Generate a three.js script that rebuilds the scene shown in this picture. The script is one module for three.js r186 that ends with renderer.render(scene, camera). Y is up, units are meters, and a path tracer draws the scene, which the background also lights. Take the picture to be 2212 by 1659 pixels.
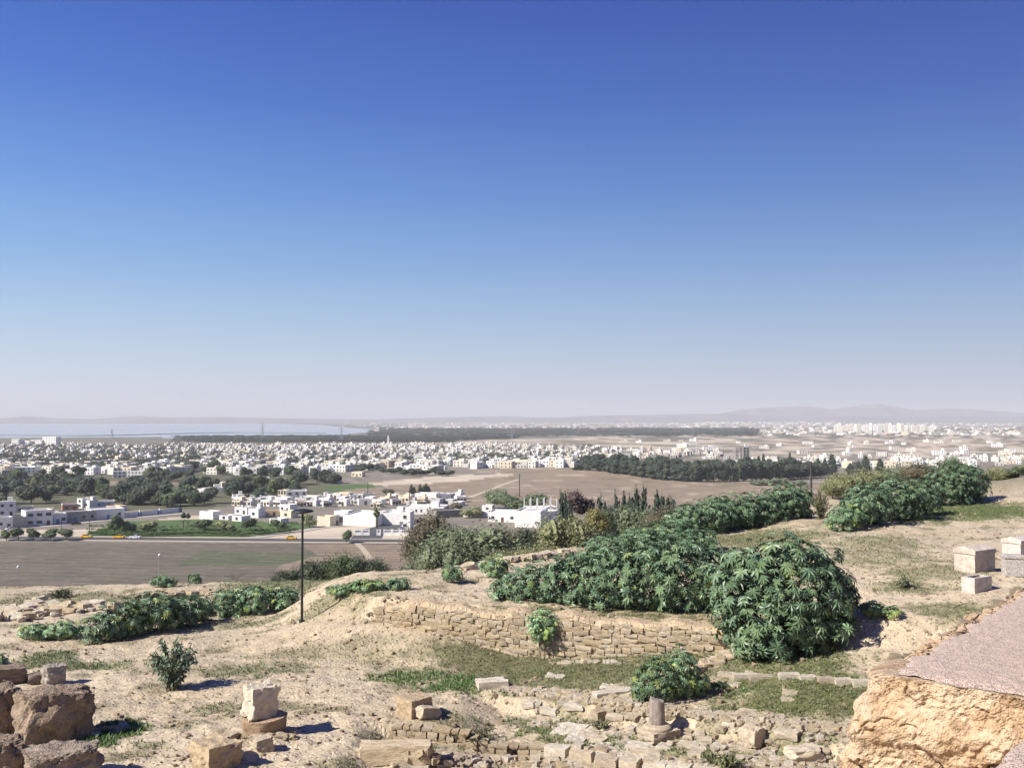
import * as THREE from 'three';
import { mergeGeometries, mergeVertices, toCreasedNormals } from 'three/addons/utils/BufferGeometryUtils.js';
import { createNoise2D, createNoise3D } from 'simplex-noise';

// ------------------------------------------------------------------ camera, sky, sun, exposure
const EYE = 57, F = 2080, CX = 1106, CY = 829.5, TP = 75.5 / F;      // lens data in units of a 2212 x 1659 picture; eye 57 m above the lake
const scene = new THREE.Scene();
const camera = new THREE.PerspectiveCamera(2 * Math.atan(829.5 / F) * 180 / Math.PI, 2212 / 1659, 0.1, 80000);
camera.position.set(0, EYE, 0);
camera.lookAt(0, EYE + TP * 100, -100);
const EXPOSURE = 2.0;
const sunDir = new THREE.Vector3(-0.90, 0, 0.43).normalize().multiplyScalar(Math.cos(0.68)); sunDir.y = Math.sin(0.68);
const lin = (r, g, b) => new THREE.Color().setRGB(r, g, b, THREE.SRGBColorSpace);
{ // clear dry-season sky: deep blue overhead, pale dusty violet at the horizon, a little brighter on the sun's side
  const W = 1024, H = 512, data = new Float32Array(W * H * 4);
  const stops = [[-90, 150, 140, 135], [-2, 202, 204, 206], [0, 202, 206, 211], [1.2, 198, 206, 217], [3, 184, 203, 222], [6, 155, 188, 223], [9, 125, 168, 219], [13, 94, 141, 210], [18, 65, 110, 194], [24, 45, 85, 175], [40, 34, 65, 152], [90, 28, 50, 130]].map(s => [s[0], lin(s[1] / 255, s[2] / 255, s[3] / 255)]);
  const sh = new THREE.Vector3(sunDir.x, 0, sunDir.z).normalize(), c = new THREE.Color();
  for (let j = 0; j < H; j++) {
    const el = ((j + 0.5) / H - 0.5) * 180;
    let k = 0; while (k < stops.length - 2 && el > stops[k + 1][0]) k++;
    const t = Math.min(1, Math.max(0, (el - stops[k][0]) / (stops[k + 1][0] - stops[k][0])));
    c.copy(stops[k][1]).lerp(stops[k + 1][1], t);
    for (let i = 0; i < W; i++) {
      const az = ((i + 0.5) / W - 0.5) * 2 * Math.PI, dx = Math.cos(az), dz = Math.sin(az);
      const g = dx * sh.x + dz * sh.z, m = 1.20 + 0.48 * g, o = (j * W + i) * 4;
      const m2 = 1 + (m - 1) * Math.min(1, Math.max(0.7, el / 12));
      data[o] = c.r * m2 / EXPOSURE; data[o + 1] = c.g * m2 / EXPOSURE; data[o + 2] = c.b * (1 + (m2 - 1) * 0.75) / EXPOSURE; data[o + 3] = 1;
    }
  }
  const t = new THREE.DataTexture(data, W, H, THREE.RGBAFormat, THREE.FloatType);
  t.mapping = THREE.EquirectangularReflectionMapping; t.magFilter = THREE.LinearFilter; t.minFilter = THREE.LinearFilter; t.needsUpdate = true;
  scene.background = t; scene.environment = t;
}
const sun = new THREE.DirectionalLight(new THREE.Color(1, 0.95, 0.86), 4.3);
sun.position.copy(sunDir).multiplyScalar(400).add(new THREE.Vector3(0, EYE - 6, -40)); sun.target.position.set(0, EYE - 6, -40);
sun.castShadow = true; sun.shadow.mapSize.set(4096, 4096); sun.shadow.camera.near = 1; sun.shadow.camera.far = 3000;
Object.assign(sun.shadow.camera, { left: -160, right: 160, top: 160, bottom: -160 });
scene.add(sun, sun.target);
scene.fog = new THREE.FogExp2(new THREE.Color(0.97, 0.96, 0.98), 0.000085);
const renderer = new THREE.WebGLRenderer({ antialias: true });
renderer.toneMapping = THREE.LinearToneMapping; renderer.toneMappingExposure = EXPOSURE;
renderer.shadowMap.enabled = true;

// ------------------------------------------------------------------ helpers
function mulberry(a) { return () => { a |= 0; a = a + 0x6D2B79F5 | 0; let t = Math.imul(a ^ a >>> 15, 1 | a); t = t + Math.imul(t ^ t >>> 7, 61 | t) ^ t; return ((t ^ t >>> 14) >>> 0) / 4294967296; }; }
const R0 = mulberry(11), rnd = (a = 1, b) => b === undefined ? R0() * a : a + R0() * (b - a), pick = a => a[Math.floor(R0() * a.length)];
const n2 = createNoise2D(mulberry(5)), n3 = createNoise3D(mulberry(9));
const clamp = (x, a = 0, b = 1) => Math.min(b, Math.max(a, x)), lerp = (a, b, t) => a + (b - a) * t;
const ss = (a, b, x) => { const t = clamp((x - a) / (b - a)); return t * t * (3 - 2 * t); };
function fbm(x, z, o = 4) { let s = 0, a = 0.5; for (let i = 0; i < o; i++) { s += a * n2(x, z); x = x * 2.03 + 7.1; z = z * 2.03 - 3.7; a *= 0.5; } return s; }
function pw(table, x) { let k = 0; while (k < table.length - 2 && x > table[k + 1][0]) k++; return lerp(table[k][1], table[k + 1][1], clamp((x - table[k][0]) / (table[k + 1][0] - table[k][0]))); }
const taken = {};
function numbered(name) { const n = taken[name] = (taken[name] ?? -1) + 1; return n ? name + '_' + String(n).padStart(3, '0') : name; }
function tag(o, label, category, group, kind) { if (label) o.userData.label = label; if (category) o.userData.category = category; if (group) o.userData.group = group; if (kind) o.userData.kind = kind; return o; }
function shadows(o) { o.castShadow = o.receiveShadow = true; return o; }
function mesh(name, geo, mat, parent) { const m = shadows(new THREE.Mesh(geo, mat)); m.name = parent ? name : numbered(name); (parent || scene).add(m); return m; }
function thing(name, label, category, pos, group) { const g = new THREE.Group(); g.name = numbered(name); if (pos) g.position.copy(pos); scene.add(g); return tag(g, label, category, group); }
function instanced(name, geo, mat, mats, cols, parent) {
  const m = shadows(new THREE.InstancedMesh(geo, mat, mats.length)); m.name = parent ? name : numbered(name);
  mats.forEach((x, i) => { m.setMatrixAt(i, x); if (cols) m.setColorAt(i, cols[i]); });
  m.userData.kind = 'stuff'; (parent || scene).add(m); return m;
}
const V = (x, y, z) => new THREE.Vector3(x, y, z), C = (r, g, b) => new THREE.Color(r, g, b);
const _q = new THREE.Quaternion(), _e = new THREE.Euler(), UP = V(0, 1, 0);
function M4(p, rx, ry, rz, sx, sy = sx, sz = sx) { return new THREE.Matrix4().compose(p, new THREE.Quaternion().setFromEuler(new THREE.Euler(rx, ry, rz, 'YXZ')), V(sx, sy, sz)); }
function ray(u, v) { const a = (u - CX) / F, b = (CY - v) / F; return [a / (1 - b * TP), (b + TP) / (1 - b * TP)]; }   // x and y per metre of depth (lens tilted up by TP)
function pt(u, v, D) { const r = ray(u, v); return V(r[0] * D, EYE + r[1] * D, -D); }
function proj(p) { const D = -p.z, X = p.x / D, Y = (p.y - EYE) / D, b = (Y - TP) / (1 + Y * TP); return [CX + X * (1 - b * TP) * F, CY - b * F]; }

// ------------------------------------------------------------------ the lie of the land (metres below the eye, x to the side, D ahead)
const plainT = [[0, -46], [250, -46.5], [380, -47.5], [600, -49], [1000, -51], [2000, -54.3], [2900, -56.0], [3500, -55.6], [14000, -55], [30000, -40]];
const wallD = x => 29 - 0.436 * (x + 3.8);          // line of the terrace wall
const footD = x => 20.4 - (x > 0 ? 0.5 : 0.1) * x;         // line of the front foundation wall
const bandD = x => 23.1 - 0.63 * (x + 0.23);       // line of the tumbled rubble band
const lakeNear = [[-6000, 2950], [600, 2950], [700, 3200], [770, 3800], [842, 4700], [850, 4800]], lakeFar = [[-6000, 12000], [600, 12000], [690, 9000], [750, 6300], [800, 5400], [842, 4720], [850, 4700]];
function lakeAt(x, D) { if (D < 2500 || D > 14000) return false; const u = CX + x / D * F; return D > pw(lakeNear, u) && D < pw(lakeFar, u); }
function nearH(x, D) {
  const L = -6.35 - 0.035 * (D - 17) - 0.02 * Math.max(0, -x - 5);
  let c = L + 0.12 * Math.max(0, x) * ss(17, 24, D);
  c -= 0.27 * ss(footD(x) + 0.12, footD(x) - 0.12, D) * ss(-3.3, -2.5, x) * ss(5.5, 3.5, x);
  c -= 0.30 * ss(bandD(x) + 0.08, bandD(x) - 0.38, D) * ss(-1.3, -0.2, x);
  const s = D - wallD(x), soft = x < -3.8 ? 0.1 + Math.min(2.4, (-3.8 - x) * 0.7) : x < 5.4 ? 0.1 : 0.1 + Math.min(0.8, (x - 5.4) * 0.35);
  const xb = -3.8 - 0.12 * Math.max(0, D - 29);
  const m = ss(0.12 - soft * 0.4, 0.12 + soft * 1.6, s) * ss(xb - 4.6, xb, x);
  const far = D - Math.min(64, 33.5 + Math.max(0, x + 3) * 1.15), drop = far > 0 ? (far < 4 ? far * far / 8 : far - 2) * 0.21 : 0;
  const U = -5.42 + 0.1 * clamp(x - 5, 0, 8) - 0.006 * Math.max(0, D - 28) - drop;
  const k0 = 0.35, du = U - c, mx = du > k0 ? U : du < -k0 ? c : c + (du + k0) ** 2 / (4 * k0); let h = lerp(c + 0.62 * ss(1.5, -3.4, x) * ss(-2.4, -0.1, s) * ss(-9, -5, x), mx, m);
  const k = 1 - ss(60, 110, D);
  h += (0.14 * fbm(x * 0.22, D * 0.22, 3) + 0.05 * fbm(x * 1.3, D * 1.3, 3)) * k * (0.4 + 0.6 * Math.min(1, Math.abs(s) / 1.5));
  return h;
}
function hgt(x, z) {
  const D = -z, r = Math.hypot(x, z);
  const P = pw(plainT, Math.max(D, r * 0.6)) + 6 * Math.exp(-(((x / Math.max(D, 1) - 0.10) / 0.16) ** 2 + ((D - 870) / 150) ** 2)) + (D > 500 ? 1.2 * fbm(x / 300, D / 300, 2) * ss(500, 700, D) * ss(2800, 2400, D) : 0);
  if (lakeAt(x, D)) return EYE - 58.2;
  if (r > 420) return EYE + P;
  const Dc = 46 + clamp((x - 2) / 25) * 20, a = x / Math.max(D, 20), sh = ss(-0.14, -0.06, a);
  let n = D > -30 ? nearH(x, Math.max(D, 5)) : -6;
  const over = D - Dc + 3 - Math.max(0, -D - 40) ;
  if (over > 0) { const e = over < 8 ? over * over / 16 : over - 4; n -= lerp(0.46, 0.185, sh) * e + 0.3 * Math.max(0, over - 105) * sh; }
  const side = Math.abs(x) - 60; if (side > 0) n -= 0.3 * side * ss(0, 20, side);
  const d = n - P, k = 3;
  if (d > k) return EYE + n; if (d < -k) return EYE + P;
  return EYE + P + (d + k) * (d + k) / (4 * k);
}
const Y = (x, z) => hgt(x, z);
function ground(u, v, D0 = 9) {          // where the line of sight meets the land
  const r = ray(u, v); let a = D0, b = D0;
  while (b < 40000) { b = a * 1.004 + 0.02; if (hgt(r[0] * b, -b) > EYE + r[1] * b) break; a = b; }
  for (let i = 0; i < 24; i++) { const m = (a + b) / 2; if (hgt(r[0] * m, -m) > EYE + r[1] * m) b = m; else a = m; }
  return V(r[0] * b, hgt(r[0] * b, -b), -b);
}
const onGround = (x, z, sink = 0) => V(x, hgt(x, z) - sink, z);

// ------------------------------------------------------------------ textures: grain only, tiling
function tile(size, fn) { const d = new Uint8Array(size * size * 4); for (let j = 0; j < size; j++) for (let i = 0; i < size; i++) { const c = fn(i / size, j / size), o = (j * size + i) * 4; for (let k = 0; k < 3; k++) d[o + k] = 255 * clamp(Array.isArray(c) ? c[k] : c); d[o + 3] = 255; } return d; }
function tex(d, size, srgb) { const t = new THREE.DataTexture(d, size, size); t.wrapS = t.wrapT = THREE.RepeatWrapping; t.magFilter = THREE.LinearFilter; t.minFilter = THREE.LinearMipmapLinearFilter; t.generateMipmaps = true; if (srgb) t.colorSpace = THREE.SRGBColorSpace; t.needsUpdate = true; return t; }
const TAU = Math.PI * 2;
function tn(u, v, f, s = 0) { // tiling noise: a walk on a torus squeezed into 3-D by blending
  const a = n3(u * f, v * f, s), b = n3((u - 1) * f, v * f, s), c = n3(u * f, (v - 1) * f, s), d = n3((u - 1) * f, (v - 1) * f, s), x = ss(0, 1, u), y = ss(0, 1, v);
  return lerp(lerp(a, b, x), lerp(c, d, x), y);
}
function pebbles(size, n, rmin, rmax, seed, base) { // heights of small stones strewn on a tile
  const r = mulberry(seed), h = new Float32Array(size * size), t = new Float32Array(size * size).fill(base);
  for (let k = 0; k < n; k++) {
    const cx = r() * size, cy = r() * size, R = rmin + (rmax - rmin) * r() ** 3, e = 0.6 + r() * 0.4, a = r() * 3, tone = 0.72 + r() * 0.5, ca = Math.cos(a), sa = Math.sin(a), rr = Math.ceil(R);
    for (let y = -rr; y <= rr; y++) for (let x = -rr; x <= rr; x++) {
      const p = (x * ca + y * sa) / R, q = (-x * sa + y * ca) / (R * e), d = p * p + q * q; if (d > 1) continue;
      const o = ((Math.floor(cy + y) + size) % size) * size + (Math.floor(cx + x) + size) % size, z = Math.sqrt(1 - d) * R / rmax;
      if (z > h[o]) { h[o] = z; t[o] = tone * base * 1.05; }
    }
  }
  return [h, t];
}
function pebbleTex(size, n, rmin, rmax, seed) {
  const [h, t] = pebbles(size, n, rmin, rmax, seed, 0.93);
  const get = (a, u, v) => a[Math.floor(v * size) * size + Math.floor(u * size)];
  const grit = mulberry(seed + 1);
  return { map: tex(tile(size, (u, v) => { const g = get(t, u, v) + 0.06 * tn(u, v, 9, 1) + 0.05 * tn(u, v, 40, 2) + (grit() - 0.5) * 0.10; return [g, g * 0.995, g * 0.985]; }), size, true), bump: tex(tile(size, (u, v) => 0.25 + 0.65 * get(h, u, v) + 0.08 * tn(u, v, 30, 4)), size) };
}
const gravel = pebbleTex(1024, 5200, 2, 13, 21), aggregate = pebbleTex(512, 5200, 2, 6, 33);
const stoneMap = tex(tile(512, (u, v) => { const g = 0.92 + 0.09 * tn(u, v, 5, 1) + 0.08 * tn(u, v, 17, 2) + 0.07 * tn(u, v, 60, 3); return [g, g * 0.985, g * 0.96]; }), 512, true);
const stoneBump = tex(tile(512, (u, v) => 0.5 + 0.25 * tn(u, v, 8, 5) + 0.2 * tn(u, v, 26, 6) + 0.15 * tn(u, v, 80, 7)), 512);
const std = (c, o = {}) => new THREE.MeshStandardMaterial({ color: c, roughness: 0.95, metalness: 0, ...o });
const stoneMat = (c, o) => std(c, { map: stoneMap, bumpMap: stoneBump, bumpScale: 0.03, ...o });

// boxes and bars gathered into one geometry, optionally coloured
class Boxes {
  constructor() { this.p = []; this.n = []; this.c = []; this.t = []; }
  quad(a, b, c, d, col) { const n = b.clone().sub(a).cross(c.clone().sub(a)).normalize(); for (const q of [a, b, c, a, c, d]) { this.p.push(q.x, q.y, q.z); this.n.push(n.x, n.y, n.z); if (col) this.c.push(col.r, col.g, col.b); } const w = a.distanceTo(b), h = b.distanceTo(c); this.t.push(0, 0, w, 0, w, h, 0, 0, w, h, 0, h); }
  box(cx, cy, cz, w, h, d, yaw = 0, col, open) { // centre of the base
    const s = Math.sin(yaw), c = Math.cos(yaw), P = (x, y, z) => V(cx + x * c + z * s, cy + y, cz - x * s + z * c), X = w / 2, Z = d / 2;
    this.quad(P(-X, 0, Z), P(X, 0, Z), P(X, h, Z), P(-X, h, Z), col); this.quad(P(X, 0, -Z), P(-X, 0, -Z), P(-X, h, -Z), P(X, h, -Z), col);
    this.quad(P(X, 0, Z), P(X, 0, -Z), P(X, h, -Z), P(X, h, Z), col); this.quad(P(-X, 0, -Z), P(-X, 0, Z), P(-X, h, Z), P(-X, h, -Z), col);
    this.quad(P(-X, h, Z), P(X, h, Z), P(X, h, -Z), P(-X, h, -Z), this.top ?? col); if (!open) this.quad(P(-X, 0, -Z), P(X, 0, -Z), P(X, 0, Z), P(-X, 0, Z), col);
    return this;
  }
  bar(a, b, r, col) { const d = b.clone().sub(a).normalize(), e = Math.abs(d.y) > 0.9 ? V(1, 0, 0) : UP, s = d.clone().cross(e).normalize().multiplyScalar(r), t = s.clone().cross(d).normalize().multiplyScalar(r), k = [s.clone().add(t), s.clone().sub(t), s.clone().negate().sub(t), s.clone().negate().add(t)]; for (let i = 0; i < 4; i++) { const m = k[i], n = k[(i + 1) % 4]; this.quad(a.clone().add(m), a.clone().add(n), b.clone().add(n), b.clone().add(m), col); } return this; }
  geo() { const g = new THREE.BufferGeometry(); g.setAttribute('position', new THREE.Float32BufferAttribute(this.p, 3)); g.setAttribute('normal', new THREE.Float32BufferAttribute(this.n, 3)); g.setAttribute('uv', new THREE.Float32BufferAttribute(this.t, 2)); if (this.c.length) g.setAttribute('color', new THREE.Float32BufferAttribute(this.c, 3)); return g; }
}
function boxUV(g, s = 1) { const p = g.attributes.position, n = g.attributes.normal, t = new Float32Array(p.count * 2); for (let i = 0; i < p.count; i++) { const ax = Math.abs(n.getX(i)), ay = Math.abs(n.getY(i)), az = Math.abs(n.getZ(i)); const [a, b] = ay > ax && ay > az ? [p.getX(i), p.getZ(i)] : ax > az ? [p.getZ(i), p.getY(i)] : [p.getX(i), p.getY(i)]; t[2 * i] = a * s; t[2 * i + 1] = b * s; } g.setAttribute('uv', new THREE.Float32BufferAttribute(t, 2)); return g; }
// a rough stone: a cube rounded towards a ball and knocked about; unit size, base at y = 0
function rock(seed, seg = 2, square = 0.6, rough = 0.16, freq = 1.6, crease = 0.7) {
  let g = new THREE.BoxGeometry(1, 1, 1, seg, seg, seg); g.deleteAttribute('uv'); g.deleteAttribute('normal'); g = mergeVertices(g, 1e-4);
  const p = g.attributes.position, v = V(0, 0, 0), b = V(0, 0, 0);
  for (let i = 0; i < p.count; i++) { v.fromBufferAttribute(p, i); b.copy(v).normalize().multiplyScalar(0.58); v.lerp(b, 1 - square); let s = 1 + rough * (n3(v.x * freq + seed * 3.1, v.y * freq, v.z * freq) + 0.5 * n3(v.x * freq * 2.7, v.y * freq * 2.7 + seed, v.z * freq * 2.7) + 0.25 * n3(v.x * freq * 7, v.y * freq * 7 + seed, v.z * freq * 7)); v.multiplyScalar(s); p.setXYZ(i, v.x, v.y + 0.5, v.z); }
  g = toCreasedNormals(g, crease); return boxUV(g, 0.7);
}
const rocks = [1, 2, 3, 4, 5, 6, 7, 8].map(s => rock(s, 2, 0.72, 0.2)), rubbles = [31, 32, 33, 34, 35, 36].map(s => rock(s, 3, 0.78, 0.15, 1.9, 0.9)), blocks = [11, 12, 13, 14, 15, 16].map(s => rock(s, 3, 0.93, 0.09, 1.7, 0.6)), lumps = [21, 22, 23, 24, 25, 26].map(s => rock(s, 2, 0.45, 0.24));
const ochres = [C(0.60, 0.48, 0.31), C(0.64, 0.53, 0.37), C(0.54, 0.44, 0.31), C(0.67, 0.58, 0.44), C(0.61, 0.51, 0.37)].map(c => stoneMat(c)), pales = [C(0.70, 0.61, 0.48), C(0.65, 0.55, 0.42), C(0.74, 0.67, 0.56), C(0.58, 0.49, 0.38)].map(c => stoneMat(c));
function place(m, x, y, z, sx, sy, sz, ry = 0, rx = 0, rz = 0) { m.position.set(x, y, z); m.rotation.set(rx, ry, rz, 'YXZ'); m.scale.set(sx, sy, sz); return m; }

// ------------------------------------------------------------------ colours of the ground
const SAND = C(0.54, 0.445, 0.315), SAND2 = C(0.46, 0.37, 0.25), OLIVE = C(0.115, 0.108, 0.042), GREEN = C(0.075, 0.125, 0.03), SOIL = C(0.162, 0.133, 0.096), SOILGREEN = C(0.11, 0.12, 0.06), TAN = C(0.27, 0.205, 0.14), PALE = C(0.56, 0.47, 0.36), TOWN = C(0.22, 0.19, 0.15), SCRUB = C(0.11, 0.11, 0.055), GARDEN = C(0.075, 0.13, 0.028), MARSH = C(0.16, 0.14, 0.10), FAR = C(0.17, 0.15, 0.12);
// low grass on the hill top: [u, v, half width, half height, how thick, how green] seen from the terrace
const grassSpots = [[1180, 1436, 260, 38, .95, .2], [1420, 1440, 180, 34, .9, .3], [1750, 1490, 170, 50, 1, .4], [1640, 1440, 120, 30, .9, .4], [1080, 1420, 150, 26, .9, .25], [1230, 1452, 200, 26, 1, .25], [960, 1400, 160, 20, .5, .2], [900, 1462, 90, 12, .9, .8], [990, 1478, 60, 16, 1, .9], [1380, 1412, 190, 18, .8, .3], [1300, 1460, 150, 22, .9, .3], [1690, 1440, 150, 30, .9, .5], [1740, 1500, 160, 34, 1, .45], [1620, 1480, 80, 20, .9, .7], [700, 1410, 140, 16, .45, .3], [620, 1445, 60, 10, .5, .4], [150, 1437, 120, 9, .9, .6], [90, 1420, 60, 10, .8, .6], [230, 1440, 60, 6, .6, .5], [520, 1450, 80, 10, .6, .5], [480, 1535, 60, 10, .5, .4], [235, 1585, 55, 18, 1, 1], [215, 1605, 40, 10, 1, 1], [320, 1610, 40, 6, .5, .6], [60, 1640, 40, 10, .4, .4],
  [2090, 1105, 130, 16, 1, .6], [1960, 1118, 60, 10, .8, .5], [1640, 1165, 130, 16, .8, .4], [2030, 1235, 80, 16, .5, .3], [2060, 1320, 60, 20, .7, .3], [1960, 1235, 40, 14, .6, .4], [1900, 1200, 90, 20, .5, .3], [1960, 1270, 60, 14, .7, .35], [1900, 1170, 80, 12, .6, .4], [1180, 1575, 60, 12, .8, .6], [1290, 1560, 60, 10, .8, .6], [1250, 1600, 120, 14, .7, .5], [1400, 1620, 160, 22, .7, .5], [1620, 1630, 160, 24, .7, .5], [1560, 1560, 100, 10, .5, .4], [1010, 1580, 90, 10, .6, .2], [960, 1625, 90, 10, .5, .2], [760, 1270, 110, 10, .6, .4], [320, 1295, 120, 14, .6, .5], [110, 1300, 120, 16, .6, .4], [560, 1345, 70, 5, .7, .4], [470, 1350, 80, 6, .5, .4], [600, 1262, 120, 6, .6, .5], [1000, 1545, 60, 6, .3, .4], [1130, 1500, 60, 8, .5, .8], [1140, 1560, 50, 8, .6, .5]].map(([u, v, ru, rv, k, g]) => { const c = ground(u, v), a = ground(u, v - rv), b = ground(u, v + rv); const D = -c.z; return { x: c.x, z: c.z, rx: ru / F * D * 1.15, rz: 1.25 * Math.min(6, Math.max(0.15, Math.abs(a.z - b.z) / 2)), k, g }; });
function grassAt(x, z) { // thickness and greenness of the turf
  let k = 0, g = 0; const w = 0.55 * fbm(x * 0.9, z * 0.9, 3) + 0.35 * fbm(x * 3.1 + 9, z * 3.1, 2);
  for (const s of grassSpots) { const dx = (x - s.x) / s.rx, dz = (z - s.z) / s.rz, d = dx * dx + dz * dz; if (d > 2.4) continue; const q = s.k * ss(1.3, 0.55, Math.sqrt(d) - w * 0.9); if (q > k) { k = q; g = s.g; } }
  k = Math.max(k, ss(0.30, 0.62, fbm(x * 0.35 + 40, z * 0.35, 4) + 0.14) * 0.6 * ss(70, 40, -z)); return [k, g];
}
const inside = (poly, u, v) => { let c = false; for (let i = 0, j = poly.length - 1; i < poly.length; j = i++) { const [a, b] = poly[i], [d, e] = poly[j]; if ((b > v) !== (e > v) && u < (d - a) * (v - b) / (e - b) + a) c = !c; } return c; };
const land = [ // fields and lots on the plain: outline (seen from the terrace), colour
  [[[-900, 1172], [1000, 1174], [1000, 1330], [-900, 1330]], SOIL], [[[430, 1190], [690, 1196], [640, 1222], [380, 1222]], SOILGREEN], [[[640, 1176], [980, 1176], [980, 1330], [560, 1330], [600, 1222], [690, 1200]], TAN],
  [[[-900, 1146], [180, 1144], [420, 1112], [440, 1120], [260, 1150], [120, 1168], [-900, 1168]], PALE], [[[190, 1150], [260, 1128], [440, 1122], [690, 1132], [640, 1146], [520, 1160], [300, 1164], [180, 1160]], GARDEN], [[[690, 1140], [900, 1134], [900, 1165], [560, 1164]], PALE],
  [[[-900, 1010], [430, 1005], [700, 1025], [760, 1060], [620, 1085], [420, 1100], [-900, 1105]], SCRUB], [[[160, 1040], [400, 1038], [420, 1046], [150, 1052]], TAN],
  [[[740, 1058], [800, 1040], [980, 1033], [1080, 1030], [1240, 1012], [1300, 1010], [1600, 1042], [1900, 1046], [1900, 1090], [760, 1090]], TAN], [[[760, 1047], [960, 1028], [1100, 1022], [1110, 1027], [980, 1041], [800, 1052]], PALE], [[[985, 1018], [1240, 1006], [1260, 1012], [1100, 1024]], TAN], [[[690, 1052], [780, 1044], [830, 1050], [720, 1062]], GARDEN],
  [[[880, 964], [1500, 962], [2500, 985], [2500, 946], [1560, 950], [1250, 948], [1100, 958]], TAN], [[[430, 962], [1100, 957], [1100, 964], [430, 967]], PALE],
];
const tmpC = new THREE.Color();
function groundColor(x, z, y, out) {
  const D = -z, r = Math.hypot(x, z), n = fbm(x * 0.13, z * 0.13, 4);
  if (D > 0 && r > 190) {
    const [u, v] = proj({ x, y, z }); const w = 5 * n2(u / 60, v / 9) ;
    out.copy(v < 948 ? FAR : v < 965 ? MARSH : TOWN);
    for (const [poly, c] of land) if (inside(poly, u + w, v + w * 0.12)) { out.copy(c); }
    const strip = fbm(x / 260 + 3, D / 34, 3); if (D > 1100 && v < 990 && u > 880) out.lerp(PALE, clamp(strip * 2.0 + 0.5)).lerp(SCRUB, clamp(-strip * 1.6 - 0.05));
    if (D > 560 && D < 1100 && v > 1005 && u > 740 && u < 1900) out.lerp(PALE, ss(0.25, 0.5, fbm(x / 60, D / 9, 3)) * 0.5).lerp(SCRUB, ss(0.2, 0.6, fbm(x / 40 + 7, D / 14, 3)) * 0.5);
    if (D < 378) out.lerp(SOILGREEN, ss(0.1, 0.5, fbm(x / 70 + 3, D / 12, 3)) * 0.4 * ss(-10, -80, x)).multiplyScalar(0.9 + 0.35 * fbm(x / 9, D / 3.2, 3) + 0.10 * Math.sin((D + 0.12 * x) * 0.9 + 2 * n2(x / 30, D / 30))).lerp(PALE, ss(0.42, 0.6, fbm(x / 22, D / 4, 4)) * 0.35);
    out.multiplyScalar(1 + 0.22 * fbm(x / 40, D / 25, 3));
    return out;
  }
  out.copy(SAND).lerp(SAND2, clamp(0.5 + n * 1.1 + 0.5 * fbm(x * 1.1, z * 1.1, 3)));
  if (r > 60) out.lerp(SCRUB, ss(58, 80, r) * 0.85);
  const [k, g] = grassAt(x, z);
  out.lerp(tmpC.copy(OLIVE).lerp(GREEN, g * 0.8), k * 0.93);
  out.multiplyScalar(1 + 0.13 * fbm(x * 2.7, z * 2.7, 2));
  return out;
}
{ // ---- one sheet from under the terrace to the horizon, finer where it is nearer
  const rings = [2, 4, 6, 8, 10]; const push = (to, f) => { while (rings[rings.length - 1] < to) { const r = rings[rings.length - 1]; rings.push(r + f(r)); } };
  push(60, r => Math.max(0.05, r * r / 6.4 / 960 * 0.95)); push(235, r => 2.5); push(460, r => 1.1); push(1200, r => r * r / 49 / 960 * 1.3); push(3600, r => r * r / 52 / 960 * 1.3); push(34000, r => r * 0.045);
  const az = []; for (let a = -180; a < -38; a += 7.1) az.push(a); for (let a = -38; a <= 38.001; a += 0.145) az.push(a); for (let a = 45; a < 180; a += 7.1) az.push(a);
  const N = az.length, P = [], Cc = [], T = [], I = [], c = new THREE.Color();
  for (const r of rings) for (const a of az) { const t = a * Math.PI / 180, x = r * Math.sin(t), z = -r * Math.cos(t), y = hgt(x, z); P.push(x, y, z); groundColor(x, z, y, c); Cc.push(c.r, c.g, c.b); T.push(x / 4, z / 4); }
  const quad = (a, b, d, e) => I.push(a, b, d, b, e, d);
  for (let i = 0; i < rings.length - 1; i++) for (let j = 0; j < N; j++) { const k = (j + 1) % N; quad(i * N + j, i * N + k, (i + 1) * N + j, (i + 1) * N + k); }
  const ctr = P.length / 3; P.push(0, hgt(0, 0), 0); Cc.push(SAND.r, SAND.g, SAND.b); T.push(0, 0); for (let j = 0; j < N; j++) I.push(ctr, (j + 1) % N, j);
  const g = new THREE.BufferGeometry(); g.setAttribute('position', new THREE.Float32BufferAttribute(P, 3)); g.setAttribute('color', new THREE.Float32BufferAttribute(Cc, 3)); g.setAttribute('uv', new THREE.Float32BufferAttribute(T, 2)); g.setIndex(I); g.computeVertexNormals();
  console.log('ground', rings.length, N, I.length / 3);
  tag(mesh('ground', g, std(0xffffff, { vertexColors: true, map: gravel.map, bumpMap: gravel.bump, bumpScale: 0.03 })), 'sandy hilltop ground falling away to fields and the wide plain', 'ground', null, 'structure');
}
{ // ---- lake and its low dike
  const g = new THREE.PlaneGeometry(16000, 9600, 1, 1); g.rotateX(-Math.PI / 2); g.translate(-7000, 0, -7600);
  tag(mesh('lake_water', g, std(C(0.30, 0.33, 0.36), { roughness: 0.15 })), 'pale blue lake beyond the town at the foot of far hills', 'lake', null, 'structure');
  const b = new Boxes(); let q = null; for (let u = -60; u <= 700; u += 20) { const p = pt(u, 941 - 8 * ss(150, 520, u) + 0.004 * u, 1); const k = EYE / (EYE - p.y), w = V(p.x * k, 0.1, -k); if (q) { const dx = w.x - q.x, dz = w.z - q.z; b.box((q.x + w.x) / 2, -0.5, (q.z + w.z) / 2, Math.hypot(dx, dz) * 1.02, 2.4, 16, Math.atan2(-dz, dx)); } q = w; }
  tag(mesh('lake_dike', b.geo(), std(C(0.14, 0.12, 0.10))), 'thin dark dike crossing the pale lake', 'dike', null, 'structure');
}
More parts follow.
